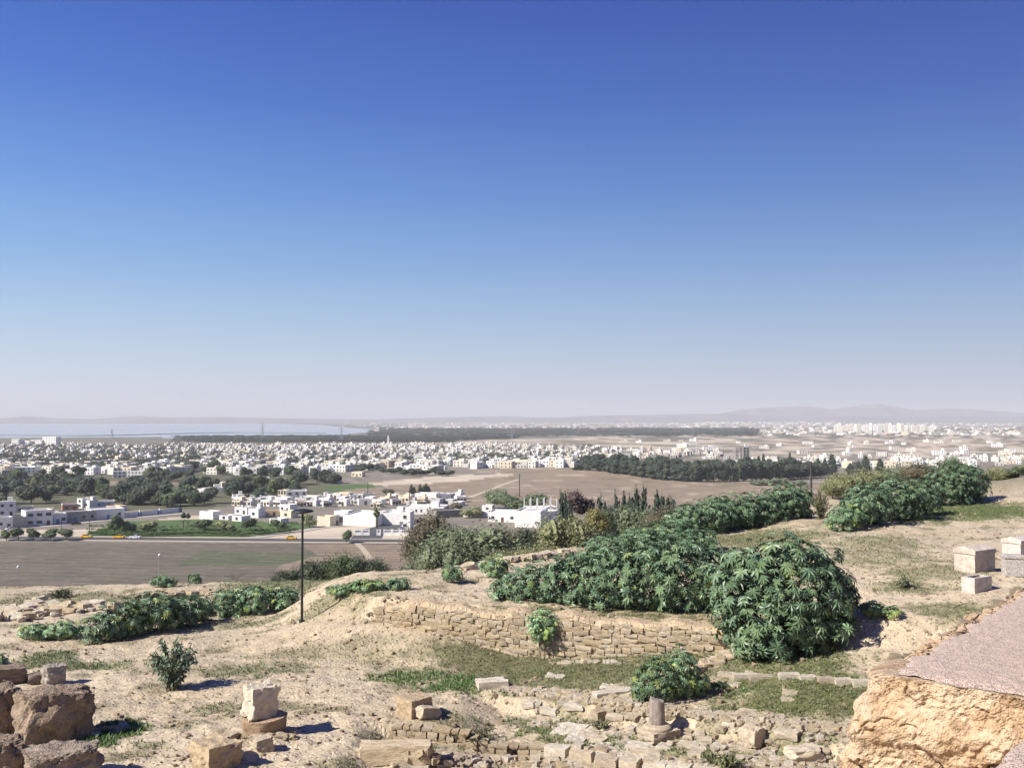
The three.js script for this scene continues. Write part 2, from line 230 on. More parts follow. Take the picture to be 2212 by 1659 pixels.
function hills(name, label, prof, D, depth, col, u0, u1) { // a range of far hills with its own depth
  const P = [], Cc = [], I = [], nu = 220, nd = 22, c = new THREE.Color();
  for (let j = 0; j <= nd; j++) for (let i = 0; i <= nu; i++) {
    const u = lerp(u0, u1, i / nu), d = D + depth * (j / nd - 0.42), top = (905 - pw(prof, u) ) / F * D + EYE, x = (u - CX) / F * d;
    const s = Math.exp(-(((j / nd - 0.42) / 0.24) ** 2)), y = -4 + (top + 4) * s * (1 + 0.22 * (s < 0.97 ? 1 : 0.2) * fbm(x / 900, d / 900, 4));
    P.push(x, y, -d); c.copy(col).multiplyScalar(1 + 0.5 * fbm(x / 1500 + 5, d / 700, 4)); const s2 = ss(0.3, 0.5, fbm(x / 1100, d / 800 + 9, 3)); c.lerp(C(0.36, 0.28, 0.22), s2 * 0.6); Cc.push(c.r, c.g, c.b);
  }
  for (let j = 0; j < nd; j++) for (let i = 0; i < nu; i++) { const a = j * (nu + 1) + i; I.push(a, a + 1, a + nu + 1, a + 1, a + nu + 2, a + nu + 1); }
  const g = new THREE.BufferGeometry(); g.setAttribute('position', new THREE.Float32BufferAttribute(P, 3)); g.setAttribute('color', new THREE.Float32BufferAttribute(Cc, 3)); g.setIndex(I); g.computeVertexNormals();
  tag(mesh(name, g, std(0xffffff, { vertexColors: true })), label, 'hills', null, 'structure');
}
hills('far_hills', 'low hazy hills along the far shore of the lake', [[-700, 900], [0, 904], [50, 899], [120, 903], [200, 905], [290, 899], [380, 902], [470, 901], [560, 903], [800, 906], [950, 902], [1080, 899], [1180, 903], [1300, 898], [1500, 894], [1600, 894], [1700, 900], [2300, 900], [3000, 900]], 15500, 5000, C(0.15, 0.13, 0.11), -700, 2900);
hills('mountain_ridge', 'higher brown ridge of hills behind the distant city', [[1400, 908], [1500, 903], [1560, 892], [1640, 881], [1700, 879], [1745, 877], [1795, 885], [1830, 880], [1865, 874], [1905, 874], [1940, 880], [1980, 886], [2050, 882], [2130, 886], [2212, 892], [2400, 886], [2700, 900], [2900, 908]], 19000, 6000, C(0.13, 0.105, 0.09), 1400, 2900);
// ---- roads and lanes: strips lying on the land
function strip(name, label, pts, w, lift, mat, cat = 'road') { // pts: points on the ground
  const P = [], T = [], I = []; let L = 0; const cv = new THREE.CatmullRomCurve3(pts), n = Math.max(8, Math.round(cv.getLength() / 4)), q = cv.getSpacedPoints(n);
  q.forEach((p, i) => { const a = q[Math.max(0, i - 1)], b = q[Math.min(n, i + 1)], d = V(b.x - a.x, 0, b.z - a.z).normalize(); if (i) L += p.distanceTo(q[i - 1]); for (const s of [-1, 1]) { const x = p.x - d.z * s * w / 2, z = p.z + d.x * s * w / 2; P.push(x, hgt(x, z) + lift, z); T.push(s * w / 8, L / 4); } });
  for (let i = 0; i < n; i++) I.push(2 * i, 2 * i + 1, 2 * i + 2, 2 * i + 1, 2 * i + 3, 2 * i + 2);
  const g = new THREE.BufferGeometry(); g.setAttribute('position', new THREE.Float32BufferAttribute(P, 3)); g.setAttribute('uv', new THREE.Float32BufferAttribute(T, 2)); g.setIndex(I); g.computeVertexNormals(); if (g.attributes.normal.getY(0) < 0) { g.setIndex(I.map((_, k) => I[k % 3 === 1 ? k + 1 : k % 3 === 2 ? k - 1 : k])); g.computeVertexNormals(); }
  return tag(mesh(name, g, mat), label, cat, null, 'structure');
}
const line = (...uv) => uv.map(([u, v]) => ground(u, v, 215));
const asphalt = std(C(0.075, 0.075, 0.08), { map: gravel.map }), paleDirt = std(C(0.50, 0.42, 0.31), { map: gravel.map, bumpMap: gravel.bump, bumpScale: 0.05 }), concrete = std(C(0.46, 0.43, 0.38), { map: stoneMap });
const roadPts = line([-500, 1158], [0, 1162], [300, 1164.5], [600, 1167], [900, 1169], [1100, 1170]);
strip('road_verge', 'pale dusty verges along both sides of the plain road', roadPts, 17, 0.06, paleDirt, 'verge');
strip('road', 'grey asphalt road running across the plain below', roadPts, 8.5, 0.10, asphalt);
strip('side_road', 'pale side road climbing from the main road to the white walls', line([545, 1162], [620, 1152], [690, 1141], [740, 1135]), 6, 0.14, concrete);
strip('side_road', 'pale lane in front of the shaded row of houses', line([-60, 1146], [80, 1139], [200, 1127], [300, 1118], [400, 1109]), 5, 0.12, concrete);
strip('forecourt', 'dark drive leading from the road to the white hall', line([790, 1164], [803, 1150], [830, 1141], [862, 1132]), 12, 0.13, asphalt);
strip('footpath', 'pale trodden path crossing the brown field', line([770, 1174], [783, 1186], [800, 1210]), 2.2, 0.08, paleDirt, 'path');
strip('footpath', 'pale track climbing the brown rise behind the white town', line([1012, 1076], [1050, 1062], [1090, 1046], [1120, 1036]), 4, 0.12, paleDirt, 'path');
strip('footpath', 'long pale track along the foot of the dark trees', line([1330, 1018], [1400, 1030], [1480, 1037], [1600, 1042], [1800, 1041]), 7, 0.15, paleDirt, 'path');

// ------------------------------------------------------------------ the terrace the viewer stands on and its old retaining wall
const TN = [0.7638, -0.6455], TD = [0.6455, 0.7638], WROT = -Math.atan2(0.6455, 0.7638);
const ot = (o, t, y) => V(TN[0] * o + TD[0] * t, EYE + y, -(TN[1] * o + TD[1] * t));
function frame(g) { g.rotation.y = WROT; g.position.set(TN[0] * 0.10, EYE, -TN[1] * 0.10); return g; }     // own axes: x = across the wall, z = back along it, y from the eye
function gridGeo(nu, nv, fn, uvs = 1, flip = false) { const P = [], T = [], I = []; for (let j = 0; j <= nv; j++) for (let i = 0; i <= nu; i++) { const q = fn(i / nu, j / nv); P.push(q[0], q[1], q[2]); T.push((q[3] ?? q[0]) * uvs, (q[4] ?? q[2]) * uvs); } for (let j = 0; j < nv; j++) for (let i = 0; i < nu; i++) { const a = j * (nu + 1) + i, b = a + 1, c = a + nu + 1, d = c + 1; flip ? I.push(a, c, b, b, c, d) : I.push(a, b, c, b, d, c); } const g = new THREE.BufferGeometry(); g.setAttribute('position', new THREE.Float32BufferAttribute(P, 3)); g.setAttribute('uv', new THREE.Float32BufferAttribute(T, 2)); g.setIndex(I); g.computeVertexNormals(); return g; }
function cells(x, y, s, seed = 0) { x *= s; y *= s; let a = 9, b = 9, id = 0; for (let j = -1; j <= 1; j++) for (let i = -1; i <= 1; i++) { const X = Math.floor(x) + i, Yc = Math.floor(y) + j, h = Math.sin(X * 127.1 + Yc * 311.7 + seed) * 43758.5453, k = Math.sin(X * 269.5 + Yc * 183.3 + seed) * 43758.5453, d = Math.hypot(X + 0.15 + 0.7 * (h - Math.floor(h)) - x, Yc + 0.15 + 0.7 * (k - Math.floor(k)) - y); if (d < a) { b = a; a = d; id = h - Math.floor(h); } else if (d < b) b = d; } return [a, b - a, id]; }
const plasterMap = tex(tile(512, (u, v) => { const p = ss(-0.15, 0.35, tn(u, v, 4, 11) + 0.5 * tn(u, v, 11, 12)), q = ss(0.25, 0.5, tn(u, v, 7, 13)), n = 0.10 * tn(u, v, 40, 14) + 0.08 * tn(u, v, 90, 15); return [lerp(0.97, 0.90, p) - 0.10 * q + n, lerp(0.95, 0.85, p) - 0.11 * q + n, lerp(0.93, 0.79, p) - 0.11 * q + n]; }), 512, true);
const plaster = std(C(0.51, 0.395, 0.275), { map: plasterMap, bumpMap: stoneBump, bumpScale: 0.03 }), screed = std(C(0.58, 0.45, 0.37), { map: aggregate.map, bumpMap: aggregate.bump, bumpScale: 0.012 });
{
  const w = frame(thing('retaining_wall', 'crumbling ochre retaining wall with a flat gravelly top, beside the viewer', 'wall')), t0 = 5.12;
  // flat top of coarse screed with a broken edge
  const lead = t => -1.85 + 0.035 * n2(t * 2.3, 4) + 0.02 * n2(t * 9, 8), front = o => t0 + 0.03 * n2(o * 3, 1) + 0.012 * n2(o * 13, 2);
  mesh('wall_top', gridGeo(70, 260, (a, b) => { const t = t0 + 17 * b * b, l = lead(t), o = lerp(l, -0.862, a), z = b === 0 ? front(o) : Math.max(t, front(o)); const e = Math.min(a * 0.98, 1) * 0.98, ed = Math.exp(-e / 0.04) + Math.exp(-(z - t0) / 0.05); return [o, -1.3 - 0.02 * Math.min(1, ed) + 0.007 * fbm(o * 6, z * 6, 3), -z]; }, 2.2), screed, w);
  // front end and outer side: rough masonry with the render breaking off
  const relief = (a, y) => { const wx = a + 0.10 * fbm(a * 3, y * 3, 3), wy = y + 0.10 * fbm(a * 3 + 5, y * 3, 3), [, e, id] = cells(wx * 0.8, wy * 1.15, 3.1, 2), [, e2] = cells(a, y, 9, 5); const bare = ss(-0.12, 0.18, fbm(a * 1.6 + 2, y * 1.6, 3) - 0.25 * (y + 1.5)); return 0.045 * fbm(a * 2.2, y * 2.2, 5) + bare * (0.06 * Math.round((id - 0.5) * 3) / 3 - 0.09 * Math.exp(-e * 17) - 0.012 * Math.exp(-e2 * 12)) - (1 - bare) * 0.035 * Math.exp(-Math.abs(fbm(a * 1.6 + 8, y * 1.6, 4)) * 45) - 0.022 * Math.abs(fbm(a * 9, y * 9, 3)) + 0.009 * fbm(a * 26, y * 26, 3); };
  const side = y => y > -1.34 ? lerp(-1.85, -1.98, (y + 1.31) / -0.03) : y > -1.55 ? lerp(-1.98, -2.08, (y + 1.34) / -0.21) : y > -1.9 ? lerp(-2.08, -2.14, (y + 1.55) / -0.35) : lerp(-2.14, -2.35, (y + 1.9) / -4.8);
  mesh('end_face', gridGeo(230, 240, (a, b) => { // runs round the broken corner on to the outer side
    const y = -1.315 - (b < 0.6 ? b / 0.6 * 0.95 : 0.95 + (b - 0.6) / 0.4 * 4.6), l = side(y) - 0.03 * n2(y * 5, 3), fr = t0 - 0.03 + 0.03 * n2(3, y * 2) * Math.min(1, (-1.3 - y) * 5), r = 0.10; let o, t, nx, nz;
    if (a < 0.12) { o = l; t = fr + r + 0.3 * (1 - a / 0.12); nx = -1; nz = 0; } else if (a < 0.24) { const q = (a - 0.12) / 0.12 * 1.5708; o = l + r * (1 - Math.cos(q)); t = fr + r * (1 - Math.sin(q)); nx = -Math.cos(q); nz = Math.sin(q); } else { o = lerp(l + r, -0.863, (a - 0.24) / 0.76); t = fr; nx = 0; nz = 1; }
    const d = 0.75 * relief(o - Math.max(0, t - fr), y) * Math.min(1, 0.25 + (-1.3 - y) * 9), lip = b === 0 ? 0.16 : 0; return [o + nx * (d - lip), y - lip * 0.1, -t + nz * (d - lip), o - Math.max(0, t - fr), y + lip]; }, 0.9, true), plaster, w);
  mesh('outer_face', gridGeo(90, 300, (a, b) => { const t = t0 + 0.34 + 17 * b * b, k = a < 0.35 ? a / 0.35 * 0.03 : a < 0.6 ? 0.03 + (a - 0.35) / 0.25 * 0.56 : 0.59 + (a - 0.6) / 0.4 * 4.8, y = -1.31 - k, r = relief(t + 3, y - a * 0.9), o0 = a === 0 ? lead(t) + 0.2 : side(y); return [o0 + 0.015 - r * 1.1 * Math.min(1, a * 3), y - 0.02 + (a < 0.4 ? Math.min(1, a * 7) * (0.05 * fbm(t * 4, a * 3, 5) + 0.012) - 0.02 * (a === 0) : 0), -t, t, k + a * 0.3]; }, 0.9), plaster, w);
  for (let i = 0; i < 26; i++) { const t = 5.3 + rnd() ** 1.4 * 8, s = rnd(0.03, 0.075); place(mesh('stone', pick(rocks), pick(ochres), w), -1.93 - rnd(0.06), -1.38, -t, s * 1.4, s, s, rnd(6)); }
  const p = frame(thing('parapet', 'low gravel-topped parapet slab in the bottom corner nearest the viewer', 'parapet'));
  mesh('slab_top', gridGeo(24, 300, (a, b) => { const t = -6 + 28 * b, o = lerp(-0.862 + 0.012 * n2(t * 4, 1), -0.3, a); return [o, -1.0 - 0.02 * Math.exp(-a * 14) + 0.005 * fbm(o * 7, t * 7, 3), -t]; }, 2.2), screed, p);
  const b = new Boxes(); b.box(-0.58, -6.8, -8, 0.56, 5.78, 28); mesh('parapet_body', b.geo(), plaster, p);
  const f = frame(tag(mesh('terrace', new Boxes().box(12.21, -7.5, -4, 25, 5.85, 44).geo(), screed), 'paved terrace on which the viewer stands', 'terrace', null, 'structure')); 
  const core = new Boxes(); core.box(-1.36, -6.9, -13.8, 0.98, 5.55, 17); mesh('wall_core', core.geo(), plaster, w);
}

// ------------------------------------------------------------------ ruins on the hill top
const sand = std(C(0.47, 0.36, 0.235), { map: gravel.map, bumpMap: gravel.bump, bumpScale: 0.04 });
function courses(g, A, B, base, top, len, hh, mats, geos, depth = 0.26, skip = 0) { // coursed rubble, one mesh a stone
  const dx = B[0] - A[0], dD = B[1] - A[1], L = Math.hypot(dx, dD), ux = dx / L, uD = dD / L, yaw = Math.atan2(uD, ux); const at = s => [A[0] + ux * s, A[1] + uD * s];
  let y = 0, n = 0;
  for (let row = 0; row < 12; row++) {
    const h = rnd(hh[0], hh[1]); let s = rnd(-0.1, 0.1), any = false;
    while (s < L) {
      const l = rnd(len[0], len[1]) * (rnd() < 0.12 ? 1.7 : 1), [x, D] = at(s + l / 2), b0 = base(x, D), t = top(x, D), yb = b0 + y;
      if (yb + h * 0.5 < t && rnd() > skip) { any = true; const hh2 = Math.min(h, t - yb + 0.04); const m = mesh('stone', pick(geos), pick(mats), g); place(m, x, yb, -D + rnd(-0.02, 0.03), l * 1.02, hh2 * rnd(0.94, 1.12), depth * rnd(0.85, 1.15), yaw + rnd(-0.12, 0.12), 0, rnd(-0.12, 0.12)); n++; }
      s += l + rnd(0.005, 0.03);
    }
    y += h * 0.97; if (!any) break;
  }
  return n;
}
{ // terrace wall across the court
  const g = thing('terrace_wall', 'long ochre rubble terrace wall holding up the earth bank below the leafy hedge', 'wall');
  const A = [-4.0, 29.0], B = [5.75, 24.75], top = x => EYE - 5.46 + 0.10 * n2(x * 0.7, 3) - 0.12 * ss(-2.5, -4, x) + (x > 2.9 ? 0.03 : -0.02);
  const n = courses(g, A, B, (x, D) => hgt(x, -(D - 0.25)) - 0.07, top, [0.13, 0.36], [0.11, 0.19], [...ochres, ...ochres, pales[1]], rubbles, 0.30, 0.01);
  const b = []; for (let i = 0; i < 40; i++) { const s = (i + 0.5) / 40, x = lerp(A[0], B[0], s), D = lerp(A[1], B[1], s) + 0.045, bt = hgt(x, -(D - 0.5)) - 0.3; const q = new Boxes().box(x, bt, -D, 0.30, top(x) - bt - 0.02, 0.3, -0.41).geo(); b.push(q); }
  mesh('mortar_core', mergeGeometries(b), sand, g);
  // earthen capping that has slumped over the top course
  const cap = gridGeo(160, 12, (a, c) => { const s = lerp(0.02, 0.97, a), x = lerp(A[0], B[0], s), D = lerp(A[1], B[1], s) - 0.16 + c * 0.75; return [x, top(x) + 0.02 + 0.06 * Math.sin(Math.min(1, c * 3) * 1.57) + 0.035 * fbm(x * 2, D * 2, 3) - (c === 0 ? 0.09 : 0), -D]; }, 0.25); mesh('earth_cap', cap, sand, g); console.log('terrace wall', n);
}
{ // front foundation wall: small stones at one end, squared blocks at the other
  const g = thing('foundation_wall', 'low foundation wall of small stones running out from under the two fallen blocks', 'wall'), line2 = x => [x, footD(x)];
  courses(g, line2(-2.6), line2(0.6), (x, D) => hgt(x, -(D - 0.3)) - 0.06, (x, D) => hgt(x, -(D + 0.4)) + 0.05, [0.12, 0.24], [0.09, 0.15], ochres, rubbles, 0.24, 0.02);
  const core = gridGeo(60, 6, (a, c) => { const x = lerp(-2.6, 4.2, a), D = footD(x) + 0.06; return [x + 0.02 * c, lerp(hgt(x, -(D + 0.4)) - 0.03, hgt(x, -(D - 0.6)) - 0.1, c), -(D - 0.05 * c)]; }, 0.25, true); mesh('mortar_core', core, sand, g);
  const g2 = thing('foundation_wall', 'row of squared pale blocks edging the stone paving', 'wall');
  let x = 0.68; while (x < 4.3) { const l = rnd(0.30, 0.52), D = footD(x + l / 2), y = hgt(x, -(D + 0.4)) + rnd(-0.02, 0.03), h = rnd(0.19, 0.26); place(mesh('block', pick(blocks), pick(pales), g2), x + l / 2, y - h, -D - rnd(-0.03, 0.05), l, h, rnd(0.34, 0.5), -0.46 + rnd(-0.05, 0.05), 0, rnd(-0.03, 0.03)); place(mesh('block', pick(blocks), pick(ochres), g2), x + l / 2, y - h - 0.17, -D + 0.10 + rnd(0.06), l * 1.05, 0.2, 0.4, -0.46 + rnd(-0.06, 0.06)); x += l + rnd(0.005, 0.03); }
}
// a thing of scattered stones along a line on the ground; the largest 300 are parts, the rest one mass
function scatter(name, label, cat, pts, n, width, size, mats, geos, sink = 0.35) {
  const g = thing(name, label, cat), W = pts.map(([u, v]) => ground(u, v)), L = W.slice(1).map((p, i) => p.distanceTo(W[i])), tot = L.reduce((a, b) => a + b, 0), list = [];
  for (let k = 0; k < n; k++) { let s = rnd(tot), i = 0; while (i < L.length - 1 && s > L[i]) { s -= L[i]; i++; } const p = W[i].clone().lerp(W[i + 1], s / L[i]), d = W[i + 1].clone().sub(W[i]).normalize(), off = (rnd() + rnd() - 1) * width; p.x += d.z * off; p.z -= d.x * off; const q = size[0] + (size[1] - size[0]) * rnd() ** 2.2; list.push([p.x, p.z, q]); }
  list.sort((a, b) => b[2] - a[2]);
  const rest = [];
  list.forEach(([x, z, q], i) => { const h = q * rnd(0.45, 0.8), m = new THREE.Matrix4().compose(V(x, hgt(x, z) - h * sink, z), new THREE.Quaternion().setFromEuler(new THREE.Euler(rnd(-0.25, 0.25), rnd(6.3), rnd(-0.25, 0.25))), V(q * rnd(0.9, 1.5), h, q)); const geo = pick(geos), mat = pick(mats); if (i < 290) { const o = mesh('stone', geo, mat, g); m.decompose(o.position, o.quaternion, o.scale); } else { rest.push(geo.clone().applyMatrix4(m)); } });
  if (rest.length) { const o = mesh('small_stones', mergeGeometries(rest), mats[0], g); o.userData.kind = 'stuff'; }
  return g;
}
scatter('rubble_wall', 'long tumbled band of small pale stones crossing the court behind the column stump', 'rubble', [[1085, 1490], [1200, 1503], [1300, 1517], [1390, 1530], [1480, 1540], [1600, 1553], [1720, 1566], [1850, 1582]], 2100, 0.26, [0.065, 0.16], [...pales, ...ochres], rocks, 0.08);
scatter('stone_row', 'short row of pale stones in the olive grass below the terrace wall', 'stone row', [[1180, 1433], [1250, 1432], [1345, 1434]], 26, 0.12, [0.09, 0.22], pales, rocks);
scatter('stone_row', 'slanting double line of stones running down from the end of the terrace wall', 'stone row', [[1602, 1402], [1540, 1432], [1480, 1456], [1430, 1470]], 170, 0.26, [0.09, 0.26], [...pales, ...ochres], rocks);
scatter('rubble_heap', 'heap of loose stones in the hollow beside the mortared stump', 'rubble', [[930, 1640], [1000, 1650], [1080, 1640], [1180, 1652], [1320, 1668]], 320, 0.5, [0.06, 0.22], [...ochres, ...pales], [...rocks, ...lumps], 0.2);
scatter('rubble_heap', 'heap of broken stones beyond the low yellowish weeds at the hill edge', 'rubble', [[-40, 1345], [20, 1330], [70, 1316], [120, 1310], [160, 1325]], 260, 1.6, [0.1, 0.5], [...pales, ...ochres], [...rocks, ...lumps], 0.15);
scatter('rubble_heap', 'stones spilling over the crest behind the dark hedge', 'rubble', [[330, 1290], [400, 1278], [450, 1286]], 120, 0.9, [0.1, 0.36], ochres, lumps, 0.2);
scatter('rubble_heap', 'broken stones on the mound at the tapering end of the terrace wall', 'rubble', [[780, 1345], [830, 1325], [850, 1310], [880, 1305]], 60, 0.5, [0.04, 0.16], ochres, lumps, 0.25);
scatter('rubble_heap', 'small rubble in the shadow of the split boulder', 'rubble', [[190, 1590], [240, 1575], [270, 1580]], 60, 0.3, [0.05, 0.16], pales, rocks, 0.2);
scatter('rubble_heap', 'rubble under the block that stands on a round slab', 'rubble', [[500, 1590], [540, 1600], [600, 1590], [620, 1600]], 70, 0.28, [0.06, 0.2], ochres, lumps, 0.2);
scatter('stone_row', 'row of field stones along the top of the far bank beyond the earth mound', 'stone row', [[995, 1232], [1060, 1222], [1130, 1212], [1250, 1196]], 90, 0.25, [0.12, 0.4], [...pales, ...ochres], rocks, 0.2);
{ // kerb of long flat stones in the grass near the big bush
  const g = thing('kerb', 'line of long flat kerb stones in the grass in front of the big bush', 'kerb');
  for (const [u, v, w] of [[1600, 1464, 36], [1645, 1467, 50], [1705, 1463, 44], [1745, 1468, 38], [1785, 1472, 34], [1822, 1475, 40], [1862, 1478, 40]]) { const p = ground(u, v), k = -p.z / F; place(mesh('stone', pick(blocks), pick(pales), g), p.x, p.y - 0.06, p.z, w * k, 0.15, 0.24, rnd(-0.1, 0.1)); }
}
const slabs = [41, 42, 43, 44, 45, 46].map(s => rock(s, 4, 0.80, 0.13, 1.5, 0.8));
{ // paving
  const g = tag(thing('stone_paving', 'uneven pale paving slabs with grass in the joints', 'paving'), null, null, null, 'structure');
  const Z = (x, y) => [1113.7 + x * 0.3098, 1182 + y * 0.3098];
  const list = [[380, 1275, 190, 62], [560, 1310, 210, 66], [190, 1197, 130, 40], [335, 1202, 120, 36], [740, 1312, 110, 26], [980, 1348, 120, 30], [1180, 1312, 120, 34], [720, 1366, 80, 26], [860, 1392, 170, 36], [1240, 1388, 190, 30], [1570, 1412, 180, 36], [1840, 1487, 120, 28], [1960, 1482, 90, 36], [2060, 1512, 150, 40], [1700, 1432, 60, 22], [1780, 1440, 70, 22], [590, 1398, 170, 60], [760, 1424, 180, 60], [930, 1426, 190, 50], [960, 1478, 110, 40], [1030, 1500, 90, 46], [1110, 1505, 80, 46], [1190, 1520, 90, 46], [170, 1240, 120, 26], [60, 1190, 90, 26], [420, 1345, 130, 34], [1040, 1390, 90, 26], [1330, 1340, 100, 24], [1420, 1400, 100, 26], [1440, 1440, 110, 30], [1260, 1440, 90, 26], [1380, 1480, 100, 30], [1540, 1470, 120, 32], [1660, 1490, 100, 30], [1740, 1530, 110, 36], [1880, 1545, 120, 36], [1300, 1520, 90, 34], [480, 1440, 110, 34], [1430, 1540, 110, 36], [420, 1095, 130, 26], [240, 1125, 120, 22], [1620, 1200, 150, 36], [1650, 1165, 190, 40], [1500, 1225, 90, 22], [1900, 1290, 150, 36], [700, 1165, 120, 22], [560, 1170, 90, 22], [880, 1260, 70, 24], [100, 1085, 80, 18], [640, 975, 90, 16], [720, 985, 140, 20], [1530, 960, 90, 20], [1470, 890, 110, 22], [1680, 890, 160, 18], [1920, 1010, 100, 20], [1905, 1055, 90, 22], [280, 900, 130, 22], [1200, 1490, 80, 26]];
  for (const [x, y, w, h] of list) { const [u, v] = Z(x, y), p = ground(u, v), k = -p.z / F * 0.3098, sl = (EYE - p.y) / -p.z; const dep = clamp(h * k / Math.max(0.22, sl), 0.14, 0.8); place(mesh('slab', pick(slabs), pick([pales[0], pales[2], pales[1], pales[2]]), g), p.x, p.y - 0.115, p.z, w * k * 1.05, rnd(0.14, 0.17), dep * 1.2, -0.42 + rnd(-0.16, 0.16), rnd(-0.03, 0.03), rnd(-0.04, 0.04)); }
}
// ---- single stones
function stone(name, label, u, v, w, h, d, yaw, geo, mat, o = {}) { const p = ground(u, v), k = -p.z / F, m = mesh(name, geo, mat); place(m, p.x, p.y - (o.sink ?? 0.04) + (o.lift ?? 0), p.z - (o.back ?? 0), w * k, h * k, (d ?? w) * k, yaw, o.rx ?? 0, o.rz ?? 0); return tag(m, label, o.cat ?? 'stone'); }
const conglom = stoneMat(C(0.33, 0.25, 0.185), { bumpScale: 0.06 }), conglom2 = stoneMat(C(0.37, 0.30, 0.24), { bumpScale: 0.06 }), greyStone = stoneMat(C(0.42, 0.37, 0.33)), whiteStone = stoneMat(C(0.72, 0.64, 0.52)), buff = stoneMat(C(0.50, 0.39, 0.26));
function boulderGeo(seed, square, rough, pit) { // knobbly fallen masonry with a pitted top
  let g = new THREE.BoxGeometry(1, 1, 1, 34, 34, 34); g.deleteAttribute('uv'); g.deleteAttribute('normal'); g = mergeVertices(g, 1e-4); const p = g.attributes.position, v = V(0, 0, 0), b = V(0, 0, 0);
  for (let i = 0; i < p.count; i++) { v.fromBufferAttribute(p, i); b.copy(v).normalize().multiplyScalar(0.6); v.lerp(b, 1 - square); const up = ss(0.2, 0.45, v.y), q = (f, s) => n3(v.x * f + seed, v.y * f + s, v.z * f - seed); let r = rough * (q(1.4, 0) + 0.5 * q(3.1, 4)) - 0.05 * Math.abs(q(4, 9)) + 0.02 * q(9, 2) + pit * (up * 0.9 + 0.25) * (0.6 * q(11, 5) + 0.5 * q(23, 6)); const bed = 0.025 * Math.sin(v.y * 16 + 3 * q(1.1, 3)); v.x *= 1 + r + bed; v.z *= 1 + r + bed; v.y *= 1 + r * 0.8; p.setXYZ(i, v.x, v.y + 0.5, v.z); }
  g.computeVertexNormals(); return boxUV(g, 0.8);
}
stone('boulder', 'large split boulder of fallen masonry with an overhanging shaded face', 112, 1594, 138, 112, 110, 0.72, boulderGeo(3, 0.62, 0.15, 0.035), conglom, { cat: 'boulder', sink: 0.1, rz: -0.06 });
stone('boulder', 'boulder cut off by the picture edge, close against the split boulder', -16, 1585, 90, 106, 96, 0.7, boulderGeo(14, 0.62, 0.14, 0.04), conglom, { cat: 'boulder', sink: 0.1 });
stone('boulder', 'small grey rounded block standing behind the split boulder', 115, 1476, 42, 44, 40, 0.7, boulderGeo(8, 0.6, 0.13, 0.03), greyStone, { cat: 'boulder' });
stone('boulder', 'flat dark fallen slab behind the boulders at the picture edge', 4, 1474, 86, 36, 56, 0.6, boulderGeo(22, 0.85, 0.10, 0.02), conglom, { cat: 'boulder', rz: -0.05 });
stone('boulder', 'small brown stone wedged between the dark slab and the grey block', 76, 1476, 34, 24, 26, 0.6, rocks[2], conglom2, { cat: 'boulder' });
stone('boulder', 'jagged low boulder at the bottom edge below the patch of bright grass', 132, 1690, 138, 78, 110, 0.6, boulderGeo(31, 0.66, 0.14, 0.07), conglom2, { cat: 'boulder', sink: 0.05 });
stone('boulder', 'dark boulder in the bottom corner beside the jagged boulder', -2, 1690, 90, 96, 96, 0.7, boulderGeo(40, 0.6, 0.15, 0.05), conglom, { cat: 'boulder', sink: 0.05 });
stone('stone_block', 'buff squared block with one end broken, at the bottom edge', 464, 1654, 76, 58, 90, 0.78, rock(51, 14, 0.9, 0.10, 2.2, 0.8), buff, { cat: 'block' });
{ const p = ground(572, 1584), k = -p.z / F; const disc = new THREE.CylinderGeometry(0.5, 0.44, 1, 28, 4); disc.translate(0, 0.5, 0); { const a = disc.attributes.position; for (let i = 0; i < a.count; i++) { const s = 1 + 0.06 * n3(a.getX(i) * 3, a.getY(i) * 2, a.getZ(i) * 3); a.setXYZ(i, a.getX(i) * s, a.getY(i), a.getZ(i) * s); } disc.computeVertexNormals(); boxUV(disc, 0.7); }
  const h0 = 34 * k; tag(place(mesh('round_slab', disc, stoneMat(C(0.43, 0.31, 0.21))), p.x, p.y + 0.02, p.z, 98 * k, h0, 84 * k, 0, 0.05, 0.08), 'brown round slab carrying the white block', 'slab');
  tag(place(mesh('stone_block', rock(61, 16, 0.86, 0.12, 2.0, 0.8), whiteStone), p.x - 12 * k, p.y + h0 + 0.01, p.z, 60 * k, 66 * k, 52 * k, 0.7, 0, -0.04), 'upright whitish squared block standing on the round slab', 'block'); }
stone('stone_block', 'small squared block lying just below the round slab', 570, 1618, 36, 30, 34, 0.5, rock(62, 10, 0.85, 0.12, 2, 0.8), pales[1], { cat: 'block', rz: 0.15 });
stone('stone_block', 'small pointed stone beside the path of dust left of the round slab', 468, 1592, 24, 24, 20, 0.2, lumps[1], pales[3], { cat: 'stone' });
stone('stone_block', 'squared brown block lying on the end of the foundation wall', 895, 1542, 58, 40, 56, 0.75, rock(71, 14, 0.91, 0.08, 2, 0.8), buff, { cat: 'block', sink: 0.03 });
stone('stone_block', 'smaller tilted block leaning in front of the squared brown block', 918, 1550, 46, 24, 42, 0.7, rock(63, 10, 0.88, 0.1, 2, 0.8), pales[1], { cat: 'block', rz: -0.2, sink: 0.0 });
stone('boulder', 'sandy boulder leaning against the foot of the terrace wall', 1205, 1402, 56, 26, 34, 0.25, rock(81, 8, 0.7, 0.16), ochres[1], { cat: 'boulder', rz: 0.14 });
stone('stone_block', 'worn upright stone standing on the paving beyond the column stump', 1628, 1606, 46, 40, 40, 0.7, rock(82, 8, 0.7, 0.14, 1.8), pales[1], { cat: 'block' });
stone('stone_block', 'pale carved lump lying low on the paving near the retaining wall', 1738, 1644, 74, 34, 46, 0.3, rock(83, 8, 0.6, 0.15, 1.7), pales[0], { cat: 'block' });
